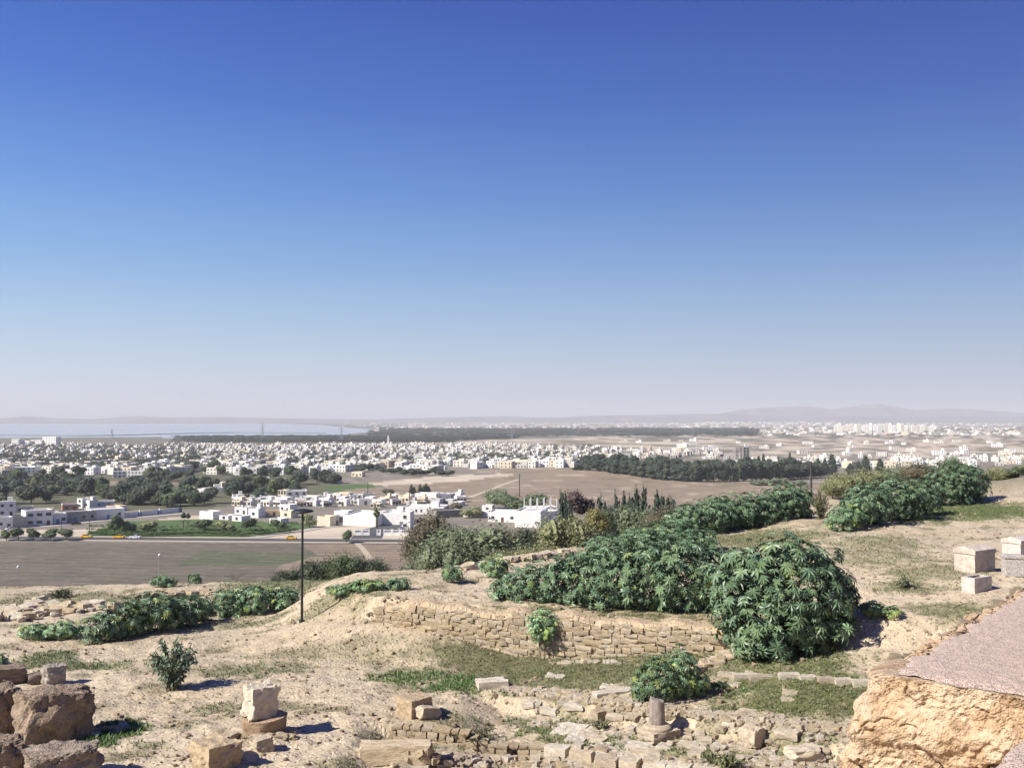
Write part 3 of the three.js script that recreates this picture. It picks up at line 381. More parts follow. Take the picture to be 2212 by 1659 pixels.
stone('stone_block', 'small brown stone with a shaded side at the edge of the paving', 1296, 1548, 34, 18, 26, 0.6, blocks[2], ochres[2], { cat: 'stone' });
stone('stone_block', 'long flat pale slab at the near end of the rubble band', 1062, 1485, 66, 20, 40, 0.25, blocks[0], pales[2], { cat: 'slab' });
stone('stone_block', 'flat pale slab half buried in the rubble band by the small bush', 1325, 1500, 90, 12, 30, 0.35, blocks[4], pales[2], { cat: 'slab' });
for (const [u, v, s, w] of [[1562, 1578, 16, 'beside the column stump'], [1600, 1590, 12, 'in front of the worn upright stone'], [1545, 1592, 12, 'between column stump and upright stone']]) stone('stone', 'small reddish stone on the paving ' + w, u, v, s, s * 0.8, s, rnd(3), lumps[3], ochres[2]);
{ // column stump on its moulded base
  const p = ground(1425, 1592), k = -p.z / F, g = thing('pedestal', 'worn moulded stone base under the column stump', 'column base', V(p.x, p.y - 0.03, p.z));
  place(mesh('plinth', rock(91, 8, 0.93, 0.07, 2, 0.6), pales[3], g), 0, 0, 0, 74 * k, 22 * k, 60 * k, 0.5);
  const ring = new THREE.LatheGeometry([[0, 0], [0.52, 0], [0.56, 0.2], [0.56, 0.5], [0.5, 0.75], [0.42, 1], [0, 1]].map(q => new THREE.Vector2(...q)), 28); boxUV(ring, 0.7); place(mesh('torus_moulding', ring, pales[1], g), -4 * k, 20 * k, 0, 54 * k, 12 * k, 54 * k);
  const cg = new THREE.CylinderGeometry(0.43, 0.5, 1, 30, 14); { const a = cg.attributes.position; for (let i = 0; i < a.count; i++) { const x = a.getX(i), y = a.getY(i), z = a.getZ(i), t = Math.atan2(z, x), cut = y > 0.3 ? (y - 0.3) * (-0.9 * (x + 0.12) + 0.3 * n2(t * 1.5, 2)) : 0, s = 1 + 0.035 * n3(x * 4, y * 3, z * 4) + 0.012 * Math.sin(t * 16); a.setXYZ(i, x * s, y + 0.5 + cut, z * s); } cg.computeVertexNormals(); boxUV(cg, 0.7); }
  tag(place(mesh('column_stump', cg, stoneMat(C(0.40, 0.34, 0.31))), p.x - 5 * k, p.y - 0.03 + 31.5 * k, p.z, 35 * k, 52 * k, 35 * k), 'broken grey column stump standing on its stone base', 'column');
}
{ // mortared stump of wall and the white edging in front of it
  const p0 = ground(778, 1632), p1 = ground(928, 1655), g = thing('wall_stump', 'long low mortared wall stump with a smooth ochre face near the bottom edge', 'wall');
  const L = p0.distanceTo(p1), c = p0.clone().lerp(p1, 0.5), yaw = Math.atan2(-(p1.z - p0.z), p1.x - p0.x);
  place(mesh('wall_body', rock(95, 14, 0.95, 0.05, 2.4, 0.6), ochres[1], g), c.x, c.y - 0.05, c.z - 0.1, L, 0.36, 0.42, yaw);
  for (let i = 0; i < 14; i++) { const s = rnd(0.6, 1.15); const q = p0.clone().lerp(p1, s); const k = rnd(0.08, 0.2); place(mesh('stone', pick(rocks), pick(ochres), g), q.x + rnd(-0.1, 0.1), q.y + rnd(0, 0.2), q.z + rnd(-0.1, 0.12), k * 1.3, k, k, rnd(6)); }
  const e = thing('edging', 'thin broken white edging strip in front of the mortared wall stump', 'edging'); const E = [[762, 1615], [790, 1632], [822, 1648], [850, 1653], [890, 1657], [925, 1662]].map(q => ground(...q));
  for (let i = 0; i < E.length - 1; i++) { const a = E[i], b = E[i + 1], l = a.distanceTo(b); place(mesh('edging_stone', blocks[i % 6], pales[2], e), (a.x + b.x) / 2, (a.y + b.y) / 2 - 0.05, (a.z + b.z) / 2, l * 1.05, 0.11, 0.08, Math.atan2(-(b.z - a.z), b.x - a.x)); }
}
scatter('paving_rubble', 'small stones and chips lying between the paving slabs', 'rubble', [[1130, 1560], [1300, 1570], [1420, 1600], [1600, 1610], [1820, 1640]], 300, 0.8, [0.04, 0.16], pales, [...rocks, ...lumps], 0.3);
scatter('paving_rubble', 'small stones strewn along the lower strip of paving', 'rubble', [[1250, 1640], [1500, 1648], [1840, 1655]], 300, 0.5, [0.04, 0.18], [...pales, ...ochres], [...rocks, ...lumps], 0.3);
scatter('wall_debris', 'fallen stones and grit along the foot of the terrace wall', 'rubble', [[930, 1372], [1100, 1396], [1300, 1400], [1590, 1402]], 260, 0.35, [0.03, 0.14], ochres, lumps, 0.3);
// ---- sarcophagi and trough on the upper ground
const marble = stoneMat(C(0.62, 0.54, 0.47)), marble2 = stoneMat(C(0.66, 0.60, 0.55)), mottled = std(C(0.55, 0.50, 0.46), { map: aggregate.map, bumpMap: aggregate.bump, bumpScale: 0.03 });
function bevelBox(w, h, d, b = 0.02) { const s = new THREE.Shape([[-w / 2 + b, -d / 2 + b], [w / 2 - b, -d / 2 + b], [w / 2 - b, d / 2 - b], [-w / 2 + b, d / 2 - b]].map(q => new THREE.Vector2(...q))); const g = new THREE.ExtrudeGeometry(s, { depth: h - 2 * b, bevelEnabled: true, bevelThickness: b, bevelSize: b, bevelSegments: 2 }); g.rotateX(-Math.PI / 2); g.translate(0, b, 0); return boxUV(g, 0.8); }
function gable(w, h, e, d) { const s = new THREE.Shape([[-w / 2, 0], [w / 2, 0], [w / 2, e], [0, h], [-w / 2, e]].map(q => new THREE.Vector2(...q))); const g = new THREE.ExtrudeGeometry(s, { depth: d, bevelEnabled: true, bevelThickness: 0.015, bevelSize: 0.015, bevelSegments: 1 }); g.translate(0, 0, -d / 2); return boxUV(g, 0.8); }
function trough(w, h, d, t) { // hollow box, open at the top
  const b = [[0, 0, 0, w, t, d], [-w / 2 + t / 2, t, 0, t, h - t, d], [w / 2 - t / 2, t, 0, t, h - t, d], [0, t, -d / 2 + t / 2, w - 2 * t, h - t, t], [0, t, d / 2 - t / 2, w - 2 * t, h - t, t]]; const B = new Boxes(); for (const q of b) B.box(...q.slice(0, 3), ...q.slice(3)); return boxUV(B.geo(), 0.8); }
function sarcophagus(label, u, v, w, h, len, yaw, mat) { const p = ground(u, v), g = thing('sarcophagus', label, 'sarcophagus', V(p.x, p.y - 0.03, p.z)); g.rotation.y = yaw; mesh('chest', bevelBox(w, h * 0.72, len, 0.02), mat, g); const lid = mesh('lid', gable(w * 1.06, h * 0.24, h * 0.12, len * 1.03), mat, g); lid.position.y = h * 0.72; return g; }
sarcophagus('pale stone sarcophagus with a gabled lid, behind the small open trough', 2108, 1234, 0.66, 0.84, 1.06, -1.0, marble);
sarcophagus('second lidded sarcophagus, partly cut off by the picture edge', 2206, 1206, 0.64, 0.8, 1.06, -1.0, marble2);
{ const p = ground(2112, 1277), g = tag(place(mesh('stone_trough', trough(0.38, 0.42, 0.8, 0.07), marble2), p.x, p.y - 0.02, p.z, 1, 1, 1, -1.0), 'small open stone trough with a hollowed top', 'trough'); }
{ const p = ground(2190, 1242), g = thing('stone_altar', 'mottled grey stone block with a flat cap, right of the lidded sarcophagus', 'altar', V(p.x, p.y - 0.03, p.z)); g.rotation.y = -0.2; mesh('block', bevelBox(0.5, 0.52, 0.45, 0.03), mottled, g); const m = mesh('cap', bevelBox(0.56, 0.1, 0.5, 0.02), mottled, g); m.position.y = 0.52; }
// ---- loose stones everywhere on the dust
{
  const mats = [], cols = []; let n = 0;
  for (let i = 0; i < 26000 && n < 9000; i++) { const a = rnd(-0.60, 0.60), D = 14 + 46 * rnd() ** 1.3, x = a * D; const s = 0.018 + 0.085 * rnd() ** 4; const cl = fbm(x * 0.4 + 70, D * 0.4, 3); if (rnd() > 0.5 + cl) continue; const z = -D; mats.push(M4(V(x, hgt(x, z) - s * 0.25, z), rnd(-0.3, 0.3), rnd(6.3), rnd(-0.3, 0.3), s * rnd(1, 1.6), s * rnd(0.6, 1), s)); cols.push(C(0.46, 0.36, 0.25).multiplyScalar(rnd(0.75, 1.3))); n++; }
  tag(instanced('scattered_stones', lumps[0], stoneMat(0xffffff), mats, cols), 'small loose stones strewn over the dusty ground', 'stones');
}

// ------------------------------------------------------------------ plants
function leafGeo(lobes, spread, wide, droop) { // a hand-shaped leaf lying in the x-z plane, stalk at the origin, pale ribs
  const P = [], Cc = [], I = [], rib = C(1.9, 1.75, 1.5), bl = C(1, 1, 1), tip = C(0.85, 0.9, 0.8); let k = 0;
  for (let i = 0; i < lobes; i++) { const t = (i / (lobes - 1) - 0.5) * spread, l = 0.5 * (1 - 0.32 * Math.abs(t / spread * 2) ** 2), c = Math.cos(t), s = Math.sin(t), pt3 = (r, w, y) => [s * r + c * w, y, -(c * r) + s * w];
    const pts = [[0, 0, 0, rib], [0.55 * l, -wide, -droop * 0.3 + 0.03, bl], [0.5 * l, 0, -droop * 0.28 - 0.012, rib], [0.55 * l, wide, -droop * 0.3 + 0.03, bl], [l, 0, -droop, tip]]; for (const q of pts) { P.push(...pt3(q[0], q[1], q[2])); Cc.push(q[3].r, q[3].g, q[3].b); } I.push(k, k + 2, k + 1, k, k + 3, k + 2, k + 1, k + 2, k + 4, k + 2, k + 3, k + 4); k += 5; }
  const g = new THREE.BufferGeometry(); g.setAttribute('position', new THREE.Float32BufferAttribute(P, 3)); g.setAttribute('color', new THREE.Float32BufferAttribute(Cc, 3)); g.setIndex(I); const n = g.toNonIndexed(); n.computeVertexNormals(); return n;
}
const castorLeaves = [leafGeo(8, 5.4, 0.075, 0.14), leafGeo(7, 4.8, 0.09, 0.06), leafGeo(9, 5.6, 0.062, 0.26)];
const castorMats = [C(0.068, 0.114, 0.062), C(0.082, 0.130, 0.066), C(0.054, 0.096, 0.058), C(0.12, 0.155, 0.05)].map(c => std(c, { vertexColors: true, roughness: 0.46, side: THREE.DoubleSide }));
const castorWhite = std(0xffffff, { vertexColors: true, roughness: 0.46, side: THREE.DoubleSide });
const stemMat = std(C(0.12, 0.11, 0.06)), deadMat = std(C(0.22, 0.16, 0.09));
function lobesOf(list) { // [u, v of top, v of base, half width, depth ahead or 0 = where the base meets the ground]
  return list.map(([u, vt, vb, ru, D]) => { const g = D ? pt(u, vb, D) : ground(u, vb); const d = -g.z, k = d / F, h = (vb - vt) * k; return { c: V(g.x, g.y + h * 0.5, g.z), rx: ru * k, ry: h * 0.54, rz: Math.max(ru, (vb - vt) * 0.5) * k * 0.85, base: g.y }; });
}
const _m = new THREE.Matrix4(), _x = V(0, 0, 0), _z = V(0, 0, 0);
function facing(p, n, size, spin) { // leaf whose upper side looks along n, tip hanging outward and down
  const yv = n.clone().normalize(), d = V(n.x, -0.7, n.z); d.addScaledVector(yv, -d.dot(yv)); if (d.lengthSq() < 1e-4) d.set(1, 0, 0); d.normalize().applyAxisAngle(yv, spin); _z.copy(d).negate(); _x.copy(yv).cross(_z); const m = new THREE.Matrix4().makeBasis(_x, yv, _z); m.scale(V(size, size, size)); m.setPosition(p); return m;
}
function castor(label, list, o = {}) {
  const L = lobesOf(list), g = thing(o.name ?? 'castor_bush', label, 'bush', null, o.group), size = o.size ?? 0.42, out = [], dens = o.dens ?? 1;
  const cx = L.reduce((a, l) => a + l.c.x, 0) / L.length, cz = L.reduce((a, l) => a + l.c.z, 0) / L.length, by = L.reduce((a, l) => Math.min(a, l.base), 1e9); g.position.set(cx, by, cz);
  const insideOther = (p, me) => L.some(l => l !== me && ((p.x - l.c.x) / l.rx) ** 2 + ((p.y - l.c.y) / l.ry) ** 2 + ((p.z - l.c.z) / l.rz) ** 2 < 0.5);
  for (const l of L) {
    const area = 4 * Math.PI * Math.pow((Math.pow(l.rx * l.ry, 1.6) + Math.pow(l.rx * l.rz, 1.6) + Math.pow(l.ry * l.rz, 1.6)) / 3, 1 / 1.6), n = Math.round(area * dens * 3.4 / (size * size * 0.55));
    for (let i = 0; i < n; i++) { const y = rnd(-0.95, 1), t = rnd(TAU), q = Math.sqrt(1 - y * y), dir = V(q * Math.cos(t), y, q * Math.sin(t)), r = (0.38 + 0.66 * Math.pow(rnd(), 0.42)) * (1 + 0.26 * n3(dir.x * 2.6 + l.c.x, dir.y * 2.6, dir.z * 2.6)); const p = V(l.c.x + dir.x * l.rx * r, l.c.y + dir.y * l.ry * r, l.c.z + dir.z * l.rz * r); if (p.y < hgt(p.x, p.z) + 0.06 || insideOther(p, l)) continue; const nn = V(dir.x / l.rx, dir.y / l.ry, dir.z / l.rz).normalize().multiplyScalar(0.8).add(V(rnd(-0.45, 0.45), 0.45 + rnd(-0.35, 0.35), rnd(-0.45, 0.45))); out.push({ p: p.sub(g.position), n: nn, s: size * rnd(0.4, 1.3), r }); }
    for (let i = 0; i < (o.stems ?? 3); i++) { const a = V(l.c.x + rnd(-0.3, 0.3) * l.rx, 0, l.c.z + rnd(-0.3, 0.3) * l.rz); a.y = Math.min(hgt(a.x, a.z), l.c.y) - 0.05; const e = V(l.c.x + rnd(-0.6, 0.6) * l.rx, l.c.y + rnd(0.2, 0.7) * l.ry, l.c.z + rnd(-0.6, 0.6) * l.rz), mid = a.clone().lerp(e, 0.5).add(V(rnd(-0.1, 0.1), 0.1, rnd(-0.1, 0.1))); mesh('stem', new THREE.TubeGeometry(new THREE.CatmullRomCurve3([a.sub(g.position), mid.sub(g.position), e.sub(g.position)]), 6, size * 0.06, 5), stemMat, g); }
  }
  const eye = V(0, EYE, 0).sub(g.position); out.sort((a, b) => (a.p.distanceTo(eye) - a.r * 0.6) - (b.p.distanceTo(eye) - b.r * 0.6));
  const single = o.single ?? 0, cols = [], mats = [[], [], []], cs = [[], [], []];
  out.forEach((q, i) => { const m = facing(q.p, q.n, q.s, rnd(-0.7, 0.7)), k = i % 3, y = rnd() < (o.yellow ?? 0.025); if (i < single) { const e = mesh('leaf', castorLeaves[k], y ? castorMats[3] : castorMats[Math.floor(rnd(3))], g); m.decompose(e.position, e.quaternion, e.scale); } else { mats[k].push(m); cs[k].push((y ? C(0.12, 0.155, 0.05) : C(0.068, 0.114, 0.062)).multiplyScalar(rnd(0.7, 1.35) * (o.tone ?? 1))); } });
  mats.forEach((m, k) => { if (m.length) instanced('foliage', castorLeaves[k], castorWhite, m, cs[k], g); });
  return g;
}
castor('big dark-leaved bush hanging over the end of the terrace wall', [[1700, 1168, 1412, 120, 24.2], [1612, 1190, 1385, 75, 24.4], [1655, 1290, 1422, 85, 23.6], [1775, 1200, 1400, 75, 24.6], [1740, 1300, 1420, 80, 24.0], [1810, 1240, 1330, 45, 25]], { size: 0.46, single: 290, stems: 4, dens: 1.15 });
castor('long leafy hedge-like bush growing along the top of the terrace wall', [[1098, 1240, 1300, 42, 29.2], [1160, 1218, 1308, 60, 28.9], [1235, 1200, 1315, 68, 28.5], [1315, 1186, 1322, 76, 28.0], [1400, 1172, 1328, 78, 27.6], [1475, 1164, 1330, 70, 27.3], [1530, 1180, 1325, 55, 27.2]], { size: 0.36, single: 280 });
castor('lighter bush rising behind the hedge, below the ridge bushes', [[1255, 1196, 1235, 45, 35], [1320, 1160, 1215, 60, 36], [1390, 1140, 1205, 65, 37], [1455, 1125, 1195, 60, 38], [1500, 1140, 1190, 50, 38]], { size: 0.34, tone: 1.15 });
castor('bush on the ridge, nearest the lone utility pole', [[1640, 1070, 1138, 55, 45], [1690, 1050, 1128, 50, 46], [1728, 1050, 1120, 38, 46.5]], { size: 0.36 });
castor('bush on the ridge left of the pole bush and joined to it', [[1488, 1090, 1158, 45, 43], [1540, 1075, 1152, 52, 43.5], [1592, 1070, 1145, 52, 44.2]], { size: 0.36 });
castor('dark bush on the upper ground beyond the lidded sarcophagus', [[1880, 1045, 1135, 55, 43], [1940, 1030, 1120, 62, 45], [1990, 1040, 1110, 45, 47]], { size: 0.38, tone: 0.85 });
castor('small fresh bush at the lower end of the dark bush on the upper ground', [[1822, 1095, 1148, 36, 41], [1850, 1075, 1140, 36, 42]], { size: 0.3, tone: 1.3, yellow: 0.15 });
castor('far dark bush at the skyline end of the upper ground', [[2055, 1000, 1092, 58, 52], [2100, 1005, 1085, 36, 53]], { size: 0.36, tone: 0.8 });
castor('dark glossy hedge bush on the slope beside the dusty path', [[212, 1328, 1390, 38], [262, 1302, 1380, 55], [330, 1284, 1364, 62], [395, 1284, 1350, 52], [435, 1295, 1340, 30]], { size: 0.36, single: 220, yellow: 0.08 });
castor('paler bush between the dark hedge bush and the lamp post', [[490, 1274, 1330, 36], [545, 1264, 1325, 48], [605, 1266, 1316, 42]], { size: 0.34, tone: 1.35, yellow: 0.12 });
castor('low yellowish weeds at the foot of the dark hedge bush', [[72, 1348, 1378, 32], [130, 1345, 1378, 40]], { name: 'low_bush', size: 0.26, tone: 1.6, yellow: 0.3 });
castor('green bush in the middle of the court in front of the rubble band', [[1420, 1425, 1512, 48], [1470, 1408, 1505, 40], [1395, 1470, 1515, 34], [1490, 1450, 1500, 45]], { size: 0.24, tone: 1.5, single: 200, yellow: 0.12 });
castor('light green bush growing out of the terrace wall', [[1172, 1318, 1385, 32, 26.6]], { size: 0.17, tone: 1.9, yellow: 0.2 });
castor('small castor plant at the hill edge above the far field', [[352, 1243, 1268, 26]], { name: 'castor_plant', size: 0.3, tone: 1.2 }); castor('tiny castor plant right of the small one at the hill edge', [[420, 1238, 1262, 14]], { name: 'castor_plant', size: 0.26, tone: 1.2 });
castor('loose green plant at the far edge of the earth mound', [[862, 1246, 1274, 26]], { name: 'castor_plant', size: 0.3, tone: 1.3 }); castor('green plant beside the row of field stones', [[975, 1220, 1258, 24]], { name: 'castor_plant', size: 0.3, tone: 1.3 }); castor('green plant with upright leaves at the end of the row of field stones', [[1070, 1204, 1246, 34]], { name: 'castor_plant', size: 0.32, tone: 1.4, yellow: 0.2 }); castor('low weeds on the earth bank behind the lamp post', [[790, 1252, 1275, 40], [735, 1262, 1285, 30]], { name: 'low_bush', size: 0.24, tone: 1.5, yellow: 0.3 }); castor('small weeds in the shade beside the big bush', [[1890, 1300, 1330, 30], [1930, 1310, 1335, 20]], { name: 'low_bush', size: 0.22, tone: 1.4, yellow: 0.3 });
castor('small dark weed at the picture edge above the boulders', [[0, 1412, 1440, 14]], { name: 'low_bush', size: 0.2, tone: 1.2 });
// upright shrub with oval leaves standing alone on the dust
const ovalLeaf = (() => { const P = [0, 0, 0, -0.22, 0.03, -0.45, 0, -0.02, -0.45, 0.22, 0.03, -0.45, 0, -0.06, -1], I = [0, 2, 1, 0, 3, 2, 1, 2, 4, 2, 3, 4], g = new THREE.BufferGeometry(); g.setAttribute('position', new THREE.Float32BufferAttribute(P, 3)); g.setIndex(I); const n = g.toNonIndexed(); n.computeVertexNormals(); return n; })();
const leafWhite = std(0xffffff, { roughness: 0.55, side: THREE.DoubleSide });
function shrub(name, label, u, vb, w, h, nStem, nLeaf, size, col, o = {}) {
  const p = o.D ? pt(u, vb, o.D) : ground(u, vb), k = -p.z / F, g = thing(name, label, 'shrub', V(p.x, p.y - 0.03, p.z), o.group), mats = [], cols = [], H = h * k, Wd = w * k / 2;
  for (let s = 0; s < nStem; s++) { const a = V(rnd(-0.25, 0.25) * Wd, 0, rnd(-0.25, 0.25) * Wd), t = rnd(TAU), r = Math.sqrt(rnd()), e = V(Math.cos(t) * r * Wd * (o.flare ?? 0.9), H * rnd(0.55, 1) * (1 - 0.3 * r * r), Math.sin(t) * r * Wd), c = new THREE.CatmullRomCurve3([a, a.clone().lerp(e, 0.5).add(V(0, H * 0.08, 0)), e]); mesh('stem', new THREE.TubeGeometry(c, 5, o.stem ?? 0.012, 4), stemMat, g); for (let i = 0; i < nLeaf; i++) { const q = c.getPoint(0.2 + 0.8 * rnd()), ang = rnd(TAU), n = V(Math.cos(ang) * 0.7, 0.6 + rnd(0.5), Math.sin(ang) * 0.7); mats.push(facing(q.add(V(rnd(-1, 1), rnd(-1, 1), rnd(-1, 1)).multiplyScalar(size * 0.6)), n, size * rnd(0.7, 1.3), rnd(-1, 1))); cols.push(col.clone().multiplyScalar(rnd(0.7, 1.3))); } }
  instanced('foliage', ovalLeaf, leafWhite, mats, cols, g); return g;
}
shrub('tobacco_shrub', 'upright grey-green shrub standing alone on the dusty ground', 372, 1488, 104, 122, 40, 44, 0.12, C(0.13, 0.175, 0.105), { flare: 1.0 });
shrub('dry_shrub', 'thin straggly stems behind the lamp post', 692, 1335, 46, 58, 16, 6, 0.12, C(0.10, 0.13, 0.05), { D: 34 });
shrub('dry_shrub', 'small dark shrub on the upper ground before the trough', 1955, 1272, 34, 36, 16, 14, 0.09, C(0.07, 0.085, 0.04));
shrub('dry_shrub', 'olive tussock growing in the paving by the front blocks', 1560, 1660, 100, 44, 30, 26, 0.07, C(0.12, 0.135, 0.05));
shrub('dry_shrub', 'dry tussock on the paving near the column stump', 1300, 1578, 60, 28, 24, 18, 0.06, C(0.16, 0.15, 0.07));
shrub('dry_shrub', 'dry olive weeds along the top of the foundation wall', 1030, 1592, 130, 20, 34, 16, 0.06, C(0.14, 0.13, 0.065));
shrub('dry_shrub', 'feathery scrub between the ridge bushes and the pole', 1775, 1120, 60, 70, 40, 30, 0.08, C(0.11, 0.12, 0.055), { D: 44 });
shrub('dry_shrub', 'small dark scrub clump at the edge of the far field', 508, 1254, 60, 22, 26, 24, 0.12, C(0.06, 0.065, 0.035));
shrub('dry_shrub', 'small scrub clump above the rubble heap at the hill edge', 130, 1288, 60, 18, 26, 20, 0.1, C(0.07, 0.075, 0.04));
// ---- grass: tufts on the turf
{
  const blade = (() => { const P = [], I = []; const r = mulberry(3); for (let i = 0; i < 7; i++) { const a = r() * TAU, l = 0.5 + r() * 0.5, x = Math.cos(a), z = Math.sin(a), b = i * 3; P.push(-z * 0.06, 0, x * 0.06, z * 0.06, 0, -x * 0.06, x * 0.55 * l, l, z * 0.55 * l); I.push(b, b + 1, b + 2); } const g = new THREE.BufferGeometry(); g.setAttribute('position', new THREE.Float32BufferAttribute(P, 3)); g.setIndex(I); const n = g.toNonIndexed(); n.computeVertexNormals(); return n; })();
  const mats = [], cols = [];
  for (let i = 0; i < 420000 && mats.length < 60000; i++) { const D = 14 + 48 * rnd() ** 1.1, x = rnd(-0.6, 0.6) * D, z = -D, [k, g] = grassAt(x, z); if (rnd() > k * 0.9) continue; const s = rnd(0.05, 0.13) * (0.7 + 0.6 * g); mats.push(M4(V(x, hgt(x, z) - 0.01, z), 0, rnd(6.3), 0, s * rnd(0.9, 1.5), s, s)); cols.push(C(0.17, 0.16, 0.065).lerp(C(0.075, 0.15, 0.025), clamp(g + rnd(-0.25, 0.25))).multiplyScalar(rnd(0.7, 1.3))); }
  tag(instanced('grass', blade, leafWhite, mats, cols), 'short olive and green grass in patches on the hill top', 'grass'); console.log('grass', mats.length);
}

// ------------------------------------------------------------------ trees
function crownGeo(seed, lobes, n, size, core = 0.72) { // lobes [x, y, z, rx, ry, rz] in a crown one unit high; small leaf faces over an uneven body
  const r = mulberry(seed), P = [], tri = (a, b, c) => P.push(...a, ...b, ...c), tot = lobes.reduce((s, l) => s + Math.pow(l[3] * l[4] * l[5], 2 / 3), 0);
  for (const l of lobes) {
    const m = Math.round(n * Math.pow(l[3] * l[4] * l[5], 2 / 3) / tot);
    for (let i = 0; i < m; i++) { const y = r() * 2 - 1, t = r() * TAU, q = Math.sqrt(1 - y * y), d = [q * Math.cos(t), y, q * Math.sin(t)], k = (0.68 + 0.42 * r()) * (1 + 0.25 * n3(d[0] * 2.2 + seed, d[1] * 2.2, d[2] * 2.2)), c = [l[0] + d[0] * l[3] * k, l[1] + d[1] * l[4] * k, l[2] + d[2] * l[5] * k], a = r() * TAU, b = r() * TAU, s = size * (0.5 + r()), e1 = [Math.cos(a) * s, (r() - 0.5) * s * 1.3, Math.sin(a) * s], e2 = [Math.cos(b) * s * 0.7, (r() - 0.2) * s, Math.sin(b) * s * 0.7]; tri(c, [c[0] + e1[0], c[1] + e1[1], c[2] + e1[2]], [c[0] + e2[0], c[1] + e2[1], c[2] + e2[2]]); }
    if (core) { const g = new THREE.IcosahedronGeometry(1, 3), p = g.attributes.position; for (let i = 0; i < p.count; i++) { const k = core * (1 + 0.35 * n3(p.getX(i) * 2.4 + seed, p.getY(i) * 2.4, p.getZ(i) * 2.4)); P.push(l[0] + p.getX(i) * l[3] * k, l[1] + p.getY(i) * l[4] * k, l[2] + p.getZ(i) * l[5] * k); } }
  }
  const g = new THREE.BufferGeometry(); g.setAttribute('position', new THREE.Float32BufferAttribute(P, 3)); g.computeVertexNormals(); return g;
}
function lobeSet(seed, n, kind) { const r = mulberry(seed * 7 + 1), L = []; for (let i = 0; i < n; i++) { const t = r() * TAU, a = kind === 'tall' ? 0.2 : 0.3, y = kind === 'tall' ? 0.22 + 0.66 * (i / n) : 0.35 + 0.4 * r(), q = Math.sqrt(r()) * a * (kind === 'tall' ? 1 - 0.5 * i / n : 1); const s = kind === 'tall' ? 0.15 + 0.07 * r() : 0.19 + 0.1 * r(); L.push([Math.cos(t) * q, y, Math.sin(t) * q, s * 1.15, s, s * 1.15]); } return L; }
const cyLobes = [[0, 0.36, 0, 0.42, 0.34, 0.42], [0.02, 0.62, 0, 0.30, 0.28, 0.30], [0, 0.84, 0, 0.14, 0.18, 0.14], [0, 0.16, 0, 0.34, 0.16, 0.34]];
const CR = { // crowns of unit height and about unit width
  round: [1, 2, 3, 4].map(s => crownGeo(s, lobeSet(s, 9, 'round'), 1500, 0.05)), tall: [5, 6, 7, 8].map(s => crownGeo(s, lobeSet(s, 11, 'tall'), 1500, 0.045)), cypress: [9, 10].map(s => crownGeo(s, cyLobes, 1200, 0.075, 0.8)), fine: [11, 12, 13].map(s => crownGeo(s, lobeSet(s, 15, 'round'), 11000, 0.030, 0.55)), far: [14, 15].map(s => crownGeo(s, lobeSet(s, 3, 'round'), 90, 0.14, 0)),
};
const trunkGeo = (() => { const L = [new THREE.CylinderGeometry(0.02, 0.035, 0.5, 7).translate(0, 0.25, 0)]; for (const [a, b] of [[0.5, 1], [2.6, 0.8], [4.4, 0.9]]) { const c = new THREE.CylinderGeometry(0.008, 0.018, 0.34 * b, 5); c.translate(0, 0.17 * b, 0); c.rotateZ(0.6); c.rotateY(a); c.translate(0, 0.3, 0); L.push(c); } return mergeGeometries(L); })();
const bark = std(C(0.11, 0.085, 0.06)), barkPale = std(C(0.24, 0.20, 0.16));
const leafM = c => std(c, { roughness: 0.8, side: THREE.DoubleSide });
const FOL = { dark: leafM(C(0.052, 0.068, 0.038)), green: leafM(C(0.078, 0.104, 0.044)), olive: leafM(C(0.195, 0.200, 0.095)), grey: leafM(C(0.140, 0.168, 0.092)), brown: leafM(C(0.115, 0.102, 0.060)), red: leafM(C(0.075, 0.052, 0.046)), yellow: leafM(C(0.20, 0.18, 0.06)), cypress: leafM(C(0.030, 0.046, 0.026)), euc: leafM(C(0.048, 0.066, 0.044)), mauve: leafM(C(0.14, 0.105, 0.09)) };
function tree(name, label, u, vt, w, D, kind, mat, o = {}) { // stands on the land at depth D, its top seen at vt
  const x = ray(u, vt)[0] * D, y = hgt(x, -D), top = EYE + ray(u, vt)[1] * D, H = Math.max(1, top - y), W = w / F * D / (kind === 'cypress' ? 0.84 : 0.95), g = thing(name, label, o.cat ?? 'tree', V(x, y - 0.05, -D), o.group);
  const low = o.low ?? 0, tr = mesh('trunk', trunkGeo, o.bark ?? bark, g); tr.scale.set(H, H * 1.0, H); const c = mesh('crown', pick(CR[kind]), FOL[mat], g); const cut = kind === 'cypress' ? 0 : low; c.position.y = H * cut; const rd = kind === 'round' || kind === 'fine', ch = rd ? Math.min(H * (1 - cut), W * (o.tall ?? 1.05)) : H; c.scale.set(W, ch * (rd ? 1.12 : kind === 'cypress' ? 1.0 : 1.04), W); if (rd) c.position.y = H - ch * 1.05; c.rotation.y = rnd(6.3); return g;
}
